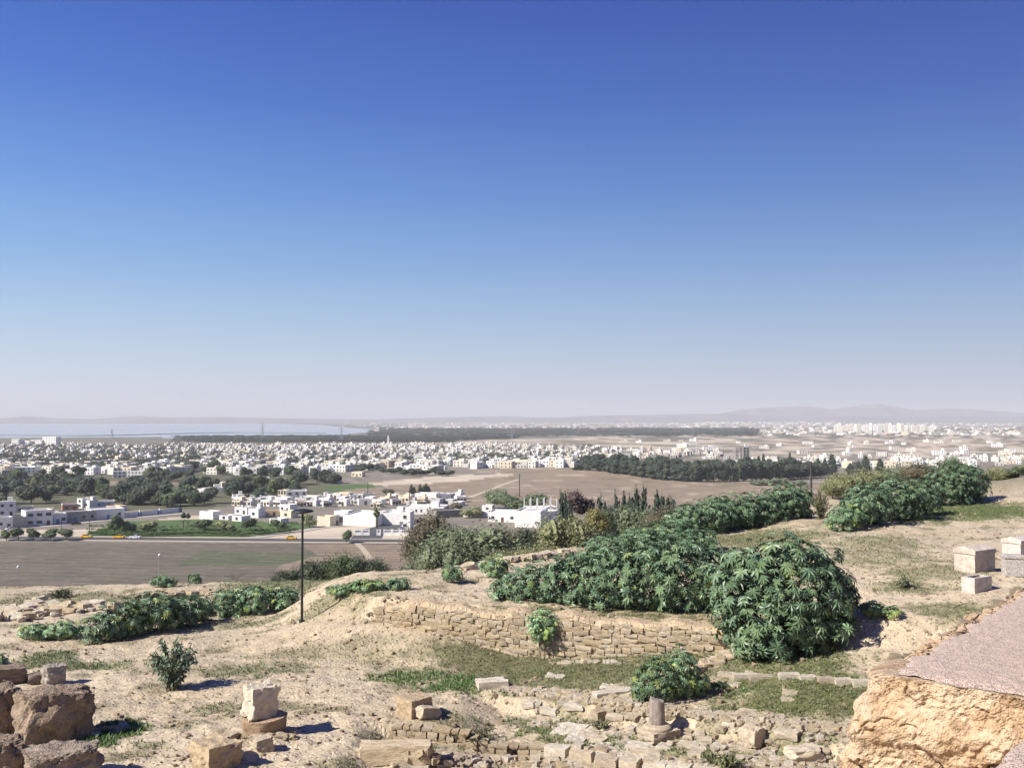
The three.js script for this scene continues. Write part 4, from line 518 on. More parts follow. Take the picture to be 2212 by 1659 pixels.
// clump of trees on the slope just below the court
tree('olive_tree', 'brownish tree in front of the white tower house', 928, 1108, 120, 92, 'fine', 'brown');
tree('acacia_tree', 'large grey-green feathery tree in the middle of the clump below the hill', 1030, 1130, 205, 76, 'fine', 'grey'); tree('acacia_tree', 'grey-green tree leaning out from the large feathery one towards the field', 955, 1165, 120, 74, 'fine', 'grey');
tree('olive_tree', 'dark brown tree behind the large feathery tree', 1098, 1142, 90, 88, 'fine', 'brown'); tree('olive_tree', 'dark tree between the feathery tree and the round olive-green tree', 1150, 1138, 80, 86, 'fine', 'dark');
tree('olive_tree', 'round pale olive-green tree below the white hall with a roof frame', 1225, 1114, 125, 84, 'fine', 'olive'); tree('acacia_tree', 'yellowish flat-topped tree next to the cypresses', 1288, 1098, 56, 112, 'fine', 'yellow'); tree('olive_tree', 'dark reddish tree behind the yellowish tree', 1258, 1060, 58, 150, 'round', 'red');
tree('olive_tree', 'olive tree low at the front of the clump', 1110, 1186, 110, 66, 'fine', 'olive'); tree('olive_tree', 'olive bush-like tree hiding the foot of the round olive-green tree', 1180, 1180, 90, 66, 'fine', 'olive');
tree('olive_tree', 'grey tree filling the gap below the cypress row', 1375, 1092, 110, 112, 'fine', 'grey'); tree('olive_tree', 'grey-brown tree below the far end of the cypress row', 1440, 1096, 90, 108, 'fine', 'brown'); tree('olive_tree', 'dark tree right of the yellowish tree', 1325, 1092, 60, 118, 'fine', 'dark');
[[1213, 1064, 11], [1222, 1067, 11], [1233, 1077, 10], [1296, 1074, 12], [1307, 1083, 10], [1332, 1071, 12], [1348, 1067, 12], [1362, 1074, 16], [1376, 1055, 13], [1392, 1054, 13], [1420, 1064, 14], [1431, 1072, 13], [1444, 1074, 12], [1454, 1078, 11]].forEach(([u, v, w], i) => tree('cypress_tree', 'slender dark cypress in the row beside the ridge bushes', u, v, w * 2.5, 138 + (i * 7) % 22, 'cypress', 'cypress', { group: 'cypresses in the row beside the ridge bushes' }));
// scrub at the hill edge
[[622, 1226, 66, 'dark', 'low dark scrub right beside the lamp post'], [690, 1204, 84, 'dark', 'dark bushy scrub behind the lamp post'], [742, 1198, 84, 'green', 'green scrub bush in the middle of the hill-edge scrub'], [798, 1204, 80, 'dark', 'dark scrub bush nearest the feathery tree'], [845, 1226, 80, 'mauve', 'dry mauve-brown bush at the end of the hill-edge scrub'], [720, 1228, 60, 'mauve', 'dry mauve-brown bush in front of the dark scrub'], [880, 1216, 70, 'grey', 'grey-green bush under the feathery tree']].forEach(([u, v, w, m, l]) => tree('scrub_bush', l, u, v, w, 55, 'fine', m, { cat: 'bush', low: 0.1 }));
[[1830, 1022, 90, 70, 'olive', 'olive scrub bush behind the dark bush on the upper ground'], [1880, 1014, 80, 74, 'olive', 'olive scrub bush beside the far town strip'], [1930, 1008, 70, 76, 'grey', 'grey scrub bush between the dark bushes'], [1995, 1000, 90, 62, 'brown', 'brownish scrub on the skyline before the far dark bush'], [2160, 1008, 90, 72, 'olive', 'olive scrub at the skyline beyond the far dark bush'], [2220, 1012, 80, 70, 'grey', 'grey-green scrub cut off by the picture edge'], [1800, 1050, 60, 58, 'olive', 'thin olive scrub right of the utility pole'], [2060, 985, 60, 60, 'grey', 'tall feathery scrub rising behind the far dark bush']].forEach(([u, v, w, D, m, l]) => tree('scrub_bush', l, u, v, w, D, 'fine', m, { cat: 'bush' }));
// round street trees along the road
[[12, 1142, 28], [38, 1138, 36], [70, 1139, 32], [108, 1141, 38], [143, 1139, 38]].forEach(([u, v, w], i) => tree('street_tree', ['small round roadside tree at the picture edge', 'leaning roadside tree, second from the picture edge', 'two-headed roadside tree, third from the picture edge', 'round dense roadside tree, fourth from the picture edge', 'round dense roadside tree nearest the yellow taxis'][i], u, v, w, -ground(u, 1168, 215).z, 'round', 'green', { low: 0.12 }));
tree('street_tree', 'round roadside tree in front of the white perimeter wall', 747, 1141, 30, -ground(747, 1173, 215).z, 'round', 'green', { low: 0.15 });
[[246, 1110, 36, 1152, 'dense round tree standing in the garden beside the lane'], [282, 1122, 30, 1150, 'small tree right of the dense garden tree'], [318, 1122, 44, 1152, 'pale spreading tree in the garden'], [395, 1106, 14, 1140, 'narrow tree at the end of the shaded wall'], [405, 1108, 12, 1140, 'narrow tree twin at the end of the shaded wall'], [486, 1126, 40, 1150, 'bushy tree over the garden hedge'], [540, 1118, 40, 1146, 'dark tree in the garden before the white houses'], [600, 1122, 34, 1144, 'tree at the corner of the garden hedge'], [668, 1110, 36, 1140, 'feathery tree just right of the lamp head'], [440, 1118, 40, 1146, 'low tree before the white boundary wall']].forEach(([u, v, w, vb, l], i) => tree('garden_tree', l, u, v, w, -ground(u, vb, 215).z, 'round', ['green', 'grey', 'olive', 'cypress', 'cypress', 'olive', 'dark', 'green', 'olive', 'green'][i], { low: 0.05 }));
[[1066, 1052, 62, 520, 'grey', 'tall grey tree behind the white hall'], [1135, 1068, 84, 480, 'green', 'broad green tree behind the roof frame'], [1100, 1064, 60, 500, 'green', 'green tree between the grey tree and the roof frame'], [842, 1054, 32, 600, 'dark', 'dark rounded tree among the white houses'], [1015, 1092, 50, 470, 'olive', 'olive tree in the yard of the long white house'], [985, 1085, 30, 500, 'brown', 'brown tree beside the long white house']].forEach(([u, v, w, D, m, l]) => tree('yard_tree', l, u, v, w, D, 'round', m, { low: 0.05 }));
[[888, 1046], [894, 1052], [907, 1046], [915, 1050], [920, 1044], [925, 1050]].forEach(([u, v], i) => tree('cypress_tree', 'thin cypress behind the bright white block in the plain', u, v, 12, 590 + i * 8, 'cypress', 'cypress', { group: 'thin cypresses behind the bright white block' }));
{ // belt of dark trees along the far edge of the brown rise
  const tp = [[1244, 1002], [1255, 990], [1270, 983], [1305, 981], [1365, 983], [1393, 989], [1420, 985], [1456, 988], [1506, 993], [1544, 988], [1580, 992], [1620, 986], [1660, 986], [1710, 990], [1760, 994], [1800, 988], [1830, 990], [1870, 992], [1900, 1002]], bs = [[1244, 1016], [1300, 1019], [1360, 1028], [1420, 1037], [1500, 1042], [1600, 1042], [1700, 1037], [1800, 1031], [1900, 1014]];
  for (let u = 1246; u < 1770; u += 13) for (const k of [0, 1]) { const U = u + rnd(-6, 6), vb = pw(bs, U) - k * 9 - 1, D = -ground(U, vb, 400).z; tree('eucalyptus_tree', 'tall dark tree in the belt along the brown rise', U, pw(tp, U) + rnd(0, 12) - k * 3 + (k ? 0 : 6), rnd(34, 56), D, 'tall', pick(['euc', 'dark', 'euc']), { bark: barkPale, group: 'dark trees in the belt along the brown rise' }); }
  for (const [u, v, w] of [[1707, 978, 9], [1768, 990, 14], [1783, 990, 12], [1798, 981, 18], [1856, 996, 12], [1872, 984, 16], [1902, 990, 14], [1640, 985, 10], [1650, 980, 9], [1838, 1000, 14]]) tree('cypress_tree', 'dark cypress before the white strip of the far town', u, v, w * 1.4, -ground(u, 1026, 400).z + rnd(-20, 20), 'cypress', 'cypress', { group: 'cypresses before the far town strip' });
  for (let u = 1630; u < 1750; u += 20) tree('scrub_bush', 'low bush along the foot of the tree belt', u, 1033 + rnd(4), 34, -ground(u, 1048, 400).z, 'round', 'grey', { cat: 'bush', group: 'low bushes along the foot of the tree belt' });
  for (let u = 700; u < 975; u += 16) { const vb = lerp(1012, 1030, clamp((u - 700) / 270)) + rnd(-4, 4); tree('town_tree', 'dark tree at the edge of the far town', u, vb - rnd(12, 20), rnd(22, 32), -ground(u, vb, 400).z, 'round', pick(['dark', 'euc']), { group: 'dark trees edging the far town' }); }
}
{ // trees of the gardens between the near houses and the far town
  const poly = [[-60, 1026], [300, 1024], [430, 1014], [560, 1030], [700, 1034], [740, 1052], [600, 1072], [430, 1098], [300, 1096], [180, 1078], [60, 1092], [-60, 1100]]; let n = 0;
  for (let i = 0; i < 1600 && n < 150; i++) { const u = rnd(-60, 740), v = rnd(1014, 1106); if (!inside(poly, u, v) || (v > 1040 && v < 1056 && u > 150 && u < 420 && rnd() < 0.8)) continue; const D = -ground(u, v, 300).z, h = rnd(7, 12); tree('town_tree', 'dark leafy tree in the green belt before the far town', u, v - h / D * F, h * rnd(0.9, 1.5) / D * F, D, 'round', pick(['dark', 'dark', 'euc', 'green']), { group: 'trees in the green belt before the far town' }); n++; }
}
function mass(name, label, cat, list, geo, mat) { return tag(instanced(name, geo, mat, list.map(([x, z, w, h]) => M4(onGround(x, z, h * 0.12), 0, rnd(6.3), 0, w, h, w)), null), label, cat); }
{ // woods too far to tell the trees apart
  const a = []; for (let i = 0; i < 5200; i++) { const u = rnd(370, 1120), D = rnd(2180, 2900), t = clamp((u - 370) / 100); if (rnd() > t || (u > 980 && D < 2300 + (u - 980) * 3)) continue; a.push([(u - CX) / F * D, -D, rnd(14, 24), rnd(9, 14) * (0.75 + 0.4 * fbm(u / 30, D / 300, 2))]); }
  for (let i = 0; i < 2400; i++) { const u = rnd(800, 1640), D = rnd(3000, 5200); if (lakeAt((u - CX) / F * D, D)) continue; a.push([(u - CX) / F * D, -D, rnd(24, 44), rnd(8, 13)]); }
  mass('far_wood', 'dark belt of distant woodland in front of the lake', 'woodland', a, CR.far[0], FOL.euc);
  const b = []; for (let i = 0; i < 5200; i++) { const u = rnd(-40, 1300), v = rnd(963, 1020); if (v > 1012 && u > 600) continue; const D = (EYE - 5) * F / (v - 905) * 1.0, s = fbm(u / 70, v / 10, 3); if (rnd() > 0.35 + s + (u < 430 ? 0.4 : 0.1)) continue; b.push([(u - CX) / F * D, -D, rnd(6, 12) * (u < 430 ? 1.3 : 1), rnd(5, 9)]); }
  for (let i = 0; i < 2600; i++) { const u = rnd(1000, 2300), D = rnd(2900, 7500), s = fbm(u / 90, D / 400, 3); if (rnd() < 0.3 + s) b.push([(u - CX) / F * D, -D, rnd(14, 30), rnd(6, 10)]); }
  mass('town_greenery', 'small dark trees scattered between the far houses', 'greenery', b, CR.far[1], FOL.dark);
  const h = []; for (let u = 190; u < 640; u += 2.4) for (const [va, k] of [[1158, 1], [1149, 0.8], [1141, 0.7]]) { if (va < 1150 && rnd() < 0.35) continue; const p = ground(u + rnd(-2, 2), va + 2 * Math.sin(u / 40) - (u > 520 ? (u - 520) * 0.07 : 0), 215); h.push([p.x, p.z, rnd(2.2, 4) * k, rnd(1.3, 2.4) * k]); }
  mass('garden_hedge', 'clipped green garden hedges along the road', 'hedge', h, CR.far[0], leafM(C(0.075, 0.125, 0.03)));
}
{ // palm by the white hall
  const p = ground(813, 1146, 215), H = 50 / F * -p.z, g = thing('palm_tree', 'tall palm with a shaggy head in front of the white wall', 'palm', V(p.x, p.y - 0.1, p.z));
  mesh('trunk', new THREE.CylinderGeometry(0.35, 0.5, H * 0.8, 9).translate(0, H * 0.4, 0), bark, g); const skirt = mesh('dead_fronds', crownGeo(77, [[0, 0.5, 0, 0.5, 0.5, 0.5]], 300, 0.14, 0.6), std(C(0.13, 0.10, 0.06)), g); skirt.scale.set(2.4, H * 0.32, 2.4); skirt.position.y = H * 0.54;
  for (let i = 0; i < 34; i++) { const a = i * 2.4, el = 1.2 - 1.9 * (i / 34), B = new Boxes(), q = []; for (let k = 0; k <= 6; k++) { const s = k / 6; q.push(V(Math.cos(el - s * 0.9) * s * 3.1, Math.sin(el - s * 0.5) * s * 3.1, 0)); } for (let k = 0; k < 6; k++) { const w = 0.5 * Math.sin((k + 0.6) / 6.6 * Math.PI); B.quad(V(q[k].x, q[k].y, -w), V(q[k].x, q[k].y + 0.05, 0), V(q[k + 1].x, q[k + 1].y + 0.05, 0), V(q[k + 1].x, q[k + 1].y, -w * 0.8)); B.quad(V(q[k].x, q[k].y + 0.05, 0), V(q[k].x, q[k].y, w), V(q[k + 1].x, q[k + 1].y, w * 0.8), V(q[k + 1].x, q[k + 1].y + 0.05, 0)); } const m = mesh('frond', B.geo(), FOL.olive, g); m.position.y = H * 0.84; m.rotation.y = a; }
}

// ------------------------------------------------------------------ houses of the plain
const wallTex = tex(tile(256, (u, v) => { const g = 0.95 + 0.05 * tn(u, v, 4, 1) + 0.04 * tn(u, v, 14, 2); return [g, g * 0.99, g * 0.975]; }), 256, true);
const paint = (r, g, b) => std(C(r, g, b), { map: wallTex, roughness: 0.9 });
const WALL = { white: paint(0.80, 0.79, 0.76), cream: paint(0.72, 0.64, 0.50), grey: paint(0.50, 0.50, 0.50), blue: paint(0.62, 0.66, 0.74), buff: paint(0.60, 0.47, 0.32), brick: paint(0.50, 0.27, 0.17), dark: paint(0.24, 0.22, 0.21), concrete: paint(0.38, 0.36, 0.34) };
const glassDark = std(C(0.035, 0.04, 0.05), { roughness: 0.25 }), doorBlue = std(C(0.08, 0.16, 0.32), { roughness: 0.6 }), doorBrown = std(C(0.12, 0.07, 0.04)), metalGrey = std(C(0.35, 0.36, 0.38), { roughness: 0.5, metalness: 0.4 });
const unitBox = boxUV(new Boxes().box(0, 0, 0, 1, 1, 1).geo(), 1);
function part(g, name, mat, x, y, z, w, h, d, yaw = 0) { const m = mesh(name, unitBox, mat, g); m.position.set(x, y, z); m.scale.set(w, h, d); m.rotation.y = yaw; return m; }
function house(label, u, v, wpx, hpx, o = {}) { // front wall stands at (u, v); front looks along yaw
  const p = ground(u, v, 215), D = -p.z, k = D / F, yaw = o.yaw ?? -0.3, w = wpx * k / Math.cos(yaw) * (o.wf ?? 1), h = hpx * k, d = o.d ?? Math.max(6, w * 0.7), g = thing(o.name ?? 'house', label, o.cat ?? 'house', V(p.x - Math.sin(yaw) * d / 2, p.y - 0.25, p.z - Math.cos(yaw) * d / 2), o.group); g.rotation.y = yaw;
  const wm = WALL[o.mat ?? 'white'], rm = WALL[o.roof ?? o.mat ?? 'white']; part(g, 'wall', wm, 0, 0, 0, w, h, d); const t = 0.22;
  if (!o.noParapet) { const ph = o.parapet ?? 0.55; part(g, 'parapet', rm, 0, h, d / 2 - t / 2, w, ph, t); part(g, 'parapet', rm, 0, h, -d / 2 + t / 2, w, ph, t); part(g, 'parapet', rm, -w / 2 + t / 2, h, 0, t, ph, d - 2 * t - 0.01); part(g, 'parapet', rm, w / 2 - t / 2, h, 0, t, ph, d - 2 * t - 0.01); }
  const st = o.floors ?? Math.max(1, Math.round(h / 3.4)), fh = h / st, nx = o.win ?? Math.max(1, Math.round(w / 4.5));
  for (let f = 0; f < st; f++) for (let i = 0; i < nx; i++) { const x = (i + 0.5) / nx * w - w / 2; if (f === 0 && i === (o.doorAt ?? 1)) { part(g, 'door', o.blue ? doorBlue : doorBrown, x, 0.25, d / 2 + 0.02, 1.3, 2.2, 0.08); continue; } if (o.win !== 0 && rnd() > (o.gap ?? 0.1)) { const ww = o.ww ?? 1.5, wh = o.wh ?? 1.3, fr = part(g, 'window', glassDark, x, f * fh + fh * 0.38, d / 2 + 0.015, ww, wh, 0.09); part(fr, 'window_sill', wm, 0, -0.12 / wh, 0.7, (ww + 0.3) / ww, 0.12 / wh, 2); } }
  if (o.side) for (let f = 0; f < st; f++) for (let i = 0; i < 2; i++) part(g, 'window', glassDark, (o.side) * (w / 2 + 0.02), f * fh + fh * 0.38, (i - 0.5) * d * 0.45, 0.09, 1.2, 1.2);
  if (o.hut) { part(g, 'roof_hut', wm, w * 0.2, h, -d * 0.15, Math.min(4, w * 0.3), 2.4, Math.min(4, d * 0.4)); }
  if (o.tank) part(g, 'water_tank', WALL.grey, -w * 0.25, h, -d * 0.2, 1.4, 1.3, 1.4);
  return g;
}
const shadeYaw = 0.72;
// the shaded row along the lane
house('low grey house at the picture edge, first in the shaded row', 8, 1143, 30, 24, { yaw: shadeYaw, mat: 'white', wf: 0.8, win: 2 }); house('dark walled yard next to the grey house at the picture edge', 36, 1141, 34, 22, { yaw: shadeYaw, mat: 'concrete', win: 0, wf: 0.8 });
house('two-storey house with three dark upper windows in the shaded row', 83, 1136, 48, 32, { yaw: shadeYaw, mat: 'white', floors: 2, win: 3, ww: 2.2, wf: 0.85, gap: 0, doorAt: 2 }); house('single-storey house with a blue door in the shaded row', 123, 1132, 32, 21, { yaw: shadeYaw, mat: 'white', win: 3, blue: 1, wf: 0.85 });
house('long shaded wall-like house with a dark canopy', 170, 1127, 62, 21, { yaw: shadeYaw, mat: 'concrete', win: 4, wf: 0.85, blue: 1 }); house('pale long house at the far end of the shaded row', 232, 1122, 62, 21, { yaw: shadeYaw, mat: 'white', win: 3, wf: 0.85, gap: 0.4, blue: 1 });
{ const g = thing('boundary_wall', 'long low bluish boundary wall with gates beyond the shaded row', 'wall'), P = [[264, 1119], [300, 1115], [343, 1111], [388, 1106]].map(q => ground(...q, 215)); for (let i = 0; i < 3; i++) { const a = P[i], b = P[i + 1], L = a.distanceTo(b), yw = Math.atan2(-(b.z - a.z), b.x - a.x); part(g, 'wall_panel', WALL.white, (a.x + b.x) / 2, a.y - 0.3, (a.z + b.z) / 2, L - 2.5, 2.7, 0.3, yw); part(g, 'gate', doorBlue, b.x, b.y - 0.2, b.z, 2.4, 2.3, 0.15, yw); part(g, 'gate_post', WALL.white, a.x, a.y - 0.3, a.z, 0.6, 3.2, 0.6, yw); } }
house('tall corner house at the picture edge behind the shaded row', 12, 1115, 30, 30, { yaw: 0.5, mat: 'white', floors: 2, hut: 1 }); house('bright narrow tower house behind the long shaded wall', 170, 1098, 14, 20, { yaw: -0.4, floors: 2, win: 1 }); house('bright white cube house beside the narrow tower house', 184, 1098, 18, 16, { yaw: -0.4, hut: 1 }); house('grey house with a sheet roof behind the pale long house', 222, 1096, 40, 12, { yaw: 0.4, mat: 'grey', roof: 'white' }); house('brick-patched house behind the canopy', 150, 1104, 28, 14, { yaw: 0.5, mat: 'brick', roof: 'white' }); house('small white house with a red roof terrace behind the pale long house', 242, 1104, 34, 10, { yaw: -0.3, roof: 'buff' }); house('dull house in the trees behind the tall corner house', 50, 1108, 30, 12, { yaw: 0.5, mat: 'grey' }); house('low cream house behind the two-storey house', 92, 1112, 34, 12, { yaw: 0.4, mat: 'cream' });
// white quarter in the middle
house('long white wall-like house facing the sun before the garden', 444, 1122, 34, 16, { win: 0, yaw: -0.45 }); house('white house with a brick-red terrace', 519, 1112, 30, 15, { yaw: -0.35, tank: 1 }); house('stepped white house below the brick-red terrace house', 546, 1119, 24, 19, { yaw: -0.35, hut: 1 }); house('white cube house left of the lamp head', 614, 1106, 25, 15, { yaw: -0.5 }); house('bright house under the white cube house', 616, 1119, 26, 14, { yaw: -0.4, mat: 'cream' });
house('tall cream house with three arched dark windows', 608, 1083, 19, 23, { yaw: -0.3, mat: 'cream', floors: 2, win: 3, ww: 1.2, wh: 2.2, side: 1 }); house('grey flat-roofed house joined to the arched-window house', 640, 1083, 42, 22, { yaw: 0.3, mat: 'grey', roof: 'white' }); house('house with an orange awning behind the lamp head', 664, 1086, 36, 13, { yaw: -0.3, mat: 'buff', roof: 'white' }); house('beige house with many windows at the field edge', 736, 1078, 34, 12, { yaw: -0.25, mat: 'buff', win: 5, roof: 'cream' }); house('brown-roofed shed beside the beige house', 768, 1077, 30, 11, { yaw: 0.2, mat: 'concrete', roof: 'buff' });
house('low white garden wall building among trees', 593, 1131, 28, 9, { win: 0, yaw: -0.4 }); house('low white building behind the garden trees', 482, 1123, 22, 8, { yaw: -0.4 }); house('low stepped white building right of the garden trees', 510, 1126, 24, 10, { yaw: -0.5 }); house('brown-roofed low house between white houses', 580, 1116, 40, 11, { yaw: 0.25, mat: 'buff' });
house('blank white store beside the lane to the white walls', 698, 1137, 30, 20, { win: 0, yaw: -0.35, mat: 'cream' }); house('grey garage with vertical doors next to the blank white store', 727, 1135, 28, 18, { win: 3, yaw: 0.45, mat: 'grey', ww: 2.2, wh: 2.4 }); house('white house above the garage', 736, 1120, 32, 15, { win: 0, yaw: -0.3 });
house('long blank white warehouse wall left of the palm', 776, 1137, 74, 23, { win: 0, yaw: -0.2, mat: 'white', d: 22 }); house('white hall with a raised roof right of the palm', 842, 1134, 46, 24, { win: 0, yaw: -0.15, d: 18, hut: 1 }); house('white tower house with a single dark window', 874, 1144, 23, 36, { name: 'tower_house', yaw: -0.12, floors: 2, win: 1, gap: 0, d: 8, doorAt: 5 });
{ const g = thing('perimeter_wall', 'white perimeter wall with grille panels along the road', 'wall'); for (const [a, b] of [[765, 781], [782, 798], [813, 822], [828, 846], [847, 864], [865, 884]]) { const A = ground(a, 1157, 215), B = ground(b, 1157, 215), L = A.distanceTo(B), x = (A.x + B.x) / 2, z = (A.z + B.z) / 2, y = A.y - 0.3; part(g, 'wall_base', WALL.white, x, y, z, L, 1.5, 0.35); part(g, 'grille', metalGrey, x, y + 1.5, z, L - 0.8, 0.9, 0.06); part(g, 'coping', WALL.white, x, y + 2.4, z, L, 0.25, 0.4); part(g, 'pier', WALL.white, A.x + 0.2, y, z, 0.4, 2.9, 0.42); part(g, 'pier', WALL.white, B.x - 0.2, y, z, 0.4, 2.9, 0.42); } }
house('bright white blank block before the thin cypresses', 919, 1084, 46, 17, { win: 0, yaw: -0.2 }); house('grey wing of the bright white block', 958, 1083, 32, 15, { yaw: 0.4, mat: 'white', win: 2 }); house('long low white house with a small roof room', 915, 1111, 88, 15, { yaw: -0.12, win: 8, gap: 0.5, ww: 0.9, d: 14, hut: 1 }); house('grey sloping-roofed hall right of the long low white house', 972, 1118, 56, 14, { yaw: 0.5, mat: 'dark', win: 0 }); house('low white wall house in front of the olive tree', 1027, 1117, 54, 11, { yaw: -0.1, win: 6, ww: 0.8, gap: 0.5 }); house('small white gabled house behind the low white wall house', 1052, 1106, 22, 13, { yaw: -0.2 });
{ const g = house('large white hall with a rooftop frame', 1140, 1140, 56, 33, { name: 'white_hall', cat: 'hall', yaw: -0.2, win: 0, d: 26, parapet: 0.8 }), P = ground(1140, 1140, 215), k = -P.z / F, h = 33 * k; house('low wing of the large white hall', 1085, 1128, 62, 20, { yaw: -0.2, win: 3, gap: 0.3, d: 14 }); const ext = house('shaded ribbed end wing of the large white hall', 1186, 1138, 46, 32, { yaw: 0.62, mat: 'white', win: 0, d: 12 });
  const fr = thing('roof_frame', 'white open frame of posts and rails on the roof of the large hall', 'frame', V(ext.position.x, ext.position.y + 32 * k + 0.5, ext.position.z)); fr.rotation.y = 0.3; for (let i = 0; i < 5; i++) for (const z of [-4, 4]) part(fr, 'post', WALL.white, -6.5 + i * 3.2, 0, z, 0.3, 5.6, 0.3); for (const z of [-4, 4]) part(fr, 'rail', WALL.white, -0.1, 1.6, z, 13, 0.25, 0.25); for (const x of [-6.5, 6.3]) part(fr, 'rail', WALL.white, x, 1.6, 0, 0.25, 0.25, 7.6); }
// more houses packed behind these
{ const spots = []; for (let i = 0; i < 300; i++) { const u = rnd(500, 1000), v = rnd(1078, 1108); spots.push([u, v]); } spots.sort((a, b) => a[1] - b[1]); let n = 0; const put = []; for (const [u, v] of spots) { if (n >= 46 || put.some(q => Math.abs(q[0] - u) < 20 && Math.abs(q[1] - v) < 5.5)) continue; if (u > 590 && u < 700 && v < 1088) continue; put.push([u, v]); n++; house('small flat-roofed house in the crowded white quarter', u, v, rnd(16, 30), rnd(8, 13), { yaw: pick([-0.4, -0.3, 0.35, -0.2]), mat: pick(['white', 'white', 'white', 'cream', 'grey']), hut: rnd() < 0.3, tank: rnd() < 0.2, win: 3, group: 'small houses in the crowded white quarter' }); } }
[[440, 1056, 36, 9], [465, 1052, 30, 9], [430, 1068, 22, 11], [460, 1063, 40, 8], [500, 1060, 26, 8], [330, 1034, 14, 18], [300, 1032, 60, 14], [262, 1032, 34, 13], [360, 1026, 14, 12], [395, 1022, 30, 12], [530, 1028, 50, 16], [565, 1022, 22, 18], [500, 1022, 30, 12], [125, 1042, 12, 16], [60, 1022, 60, 12], [110, 1018, 44, 12], [20, 1045, 40, 14], [55, 1048, 22, 12], [210, 1020, 46, 10], [430, 1040, 30, 7], [540, 1052, 28, 8], [590, 1048, 50, 7], [566, 1042, 30, 9], [770, 1030, 24, 10], [705, 1042, 40, 6]].forEach(([u, v, w, h], i) => house('flat-roofed house standing among the trees of the green belt', u, v, w, h, { yaw: pick([-0.4, -0.25, 0.4]), mat: pick(['white', 'white', 'cream', 'white', 'grey']), hut: i % 3 === 0, win: Math.max(2, Math.round(w / 9)), group: 'houses among the trees of the green belt' }));
{ // unfinished concrete frame block and the white blocks by the lake
  const p = ground(1606, 992, 400), k = -p.z / F, g = thing('concrete_frame_block', 'unfinished grey concrete frame building above the tree belt', 'building', V(p.x, p.y - 0.3, p.z - 8)); const w = 34 * k, h = 26 * k; for (let f = 0; f <= 4; f++) part(g, 'floor_slab', WALL.concrete, 0, f * h / 4, 0, w, 0.5, 14); for (let i = 0; i < 5; i++) for (const z of [-6.4, 0, 6.4]) part(g, 'column', WALL.concrete, -w / 2 + 0.6 + i * (w - 1.2) / 4, 0, z, 0.7, h, 0.7); part(g, 'stair_core', WALL.grey, w * 0.35, 0, -2, 5, h + 4, 6);
  for (const [u, w2, h2, v, l] of [[30, 18, 15, 964, 'left end of the white hospital-like blocks by the lake'], [50, 26, 11, 964, 'low middle of the white blocks by the lake'], [76, 26, 13, 964, 'white block left of the tallest one by the lake'], [104, 34, 20, 964, 'tallest white block of the row by the lake']]) house(l, u, v, w2, h2, { name: 'apartment_block', cat: 'building', yaw: -0.3, win: 5, floors: Math.max(2, Math.round(h2 / 4.5)), ww: 2.4, wh: 1.6, d: 14 });
  [[1190, 1005, 'white block at the edge of the brown rise'], [1066, 1008, 'tall white house at the edge of the far town']].forEach(([u, v, l], i) => house(l, u, v, 22 - i * 4, 16, { yaw: -0.3, floors: 3, win: 3 })); house('long cream arcade building at the edge of the brown rise', 1128, 1008, 60, 10, { yaw: -0.1, mat: 'cream', win: 9, ww: 2.6, wh: 2.4, gap: 0 });
}
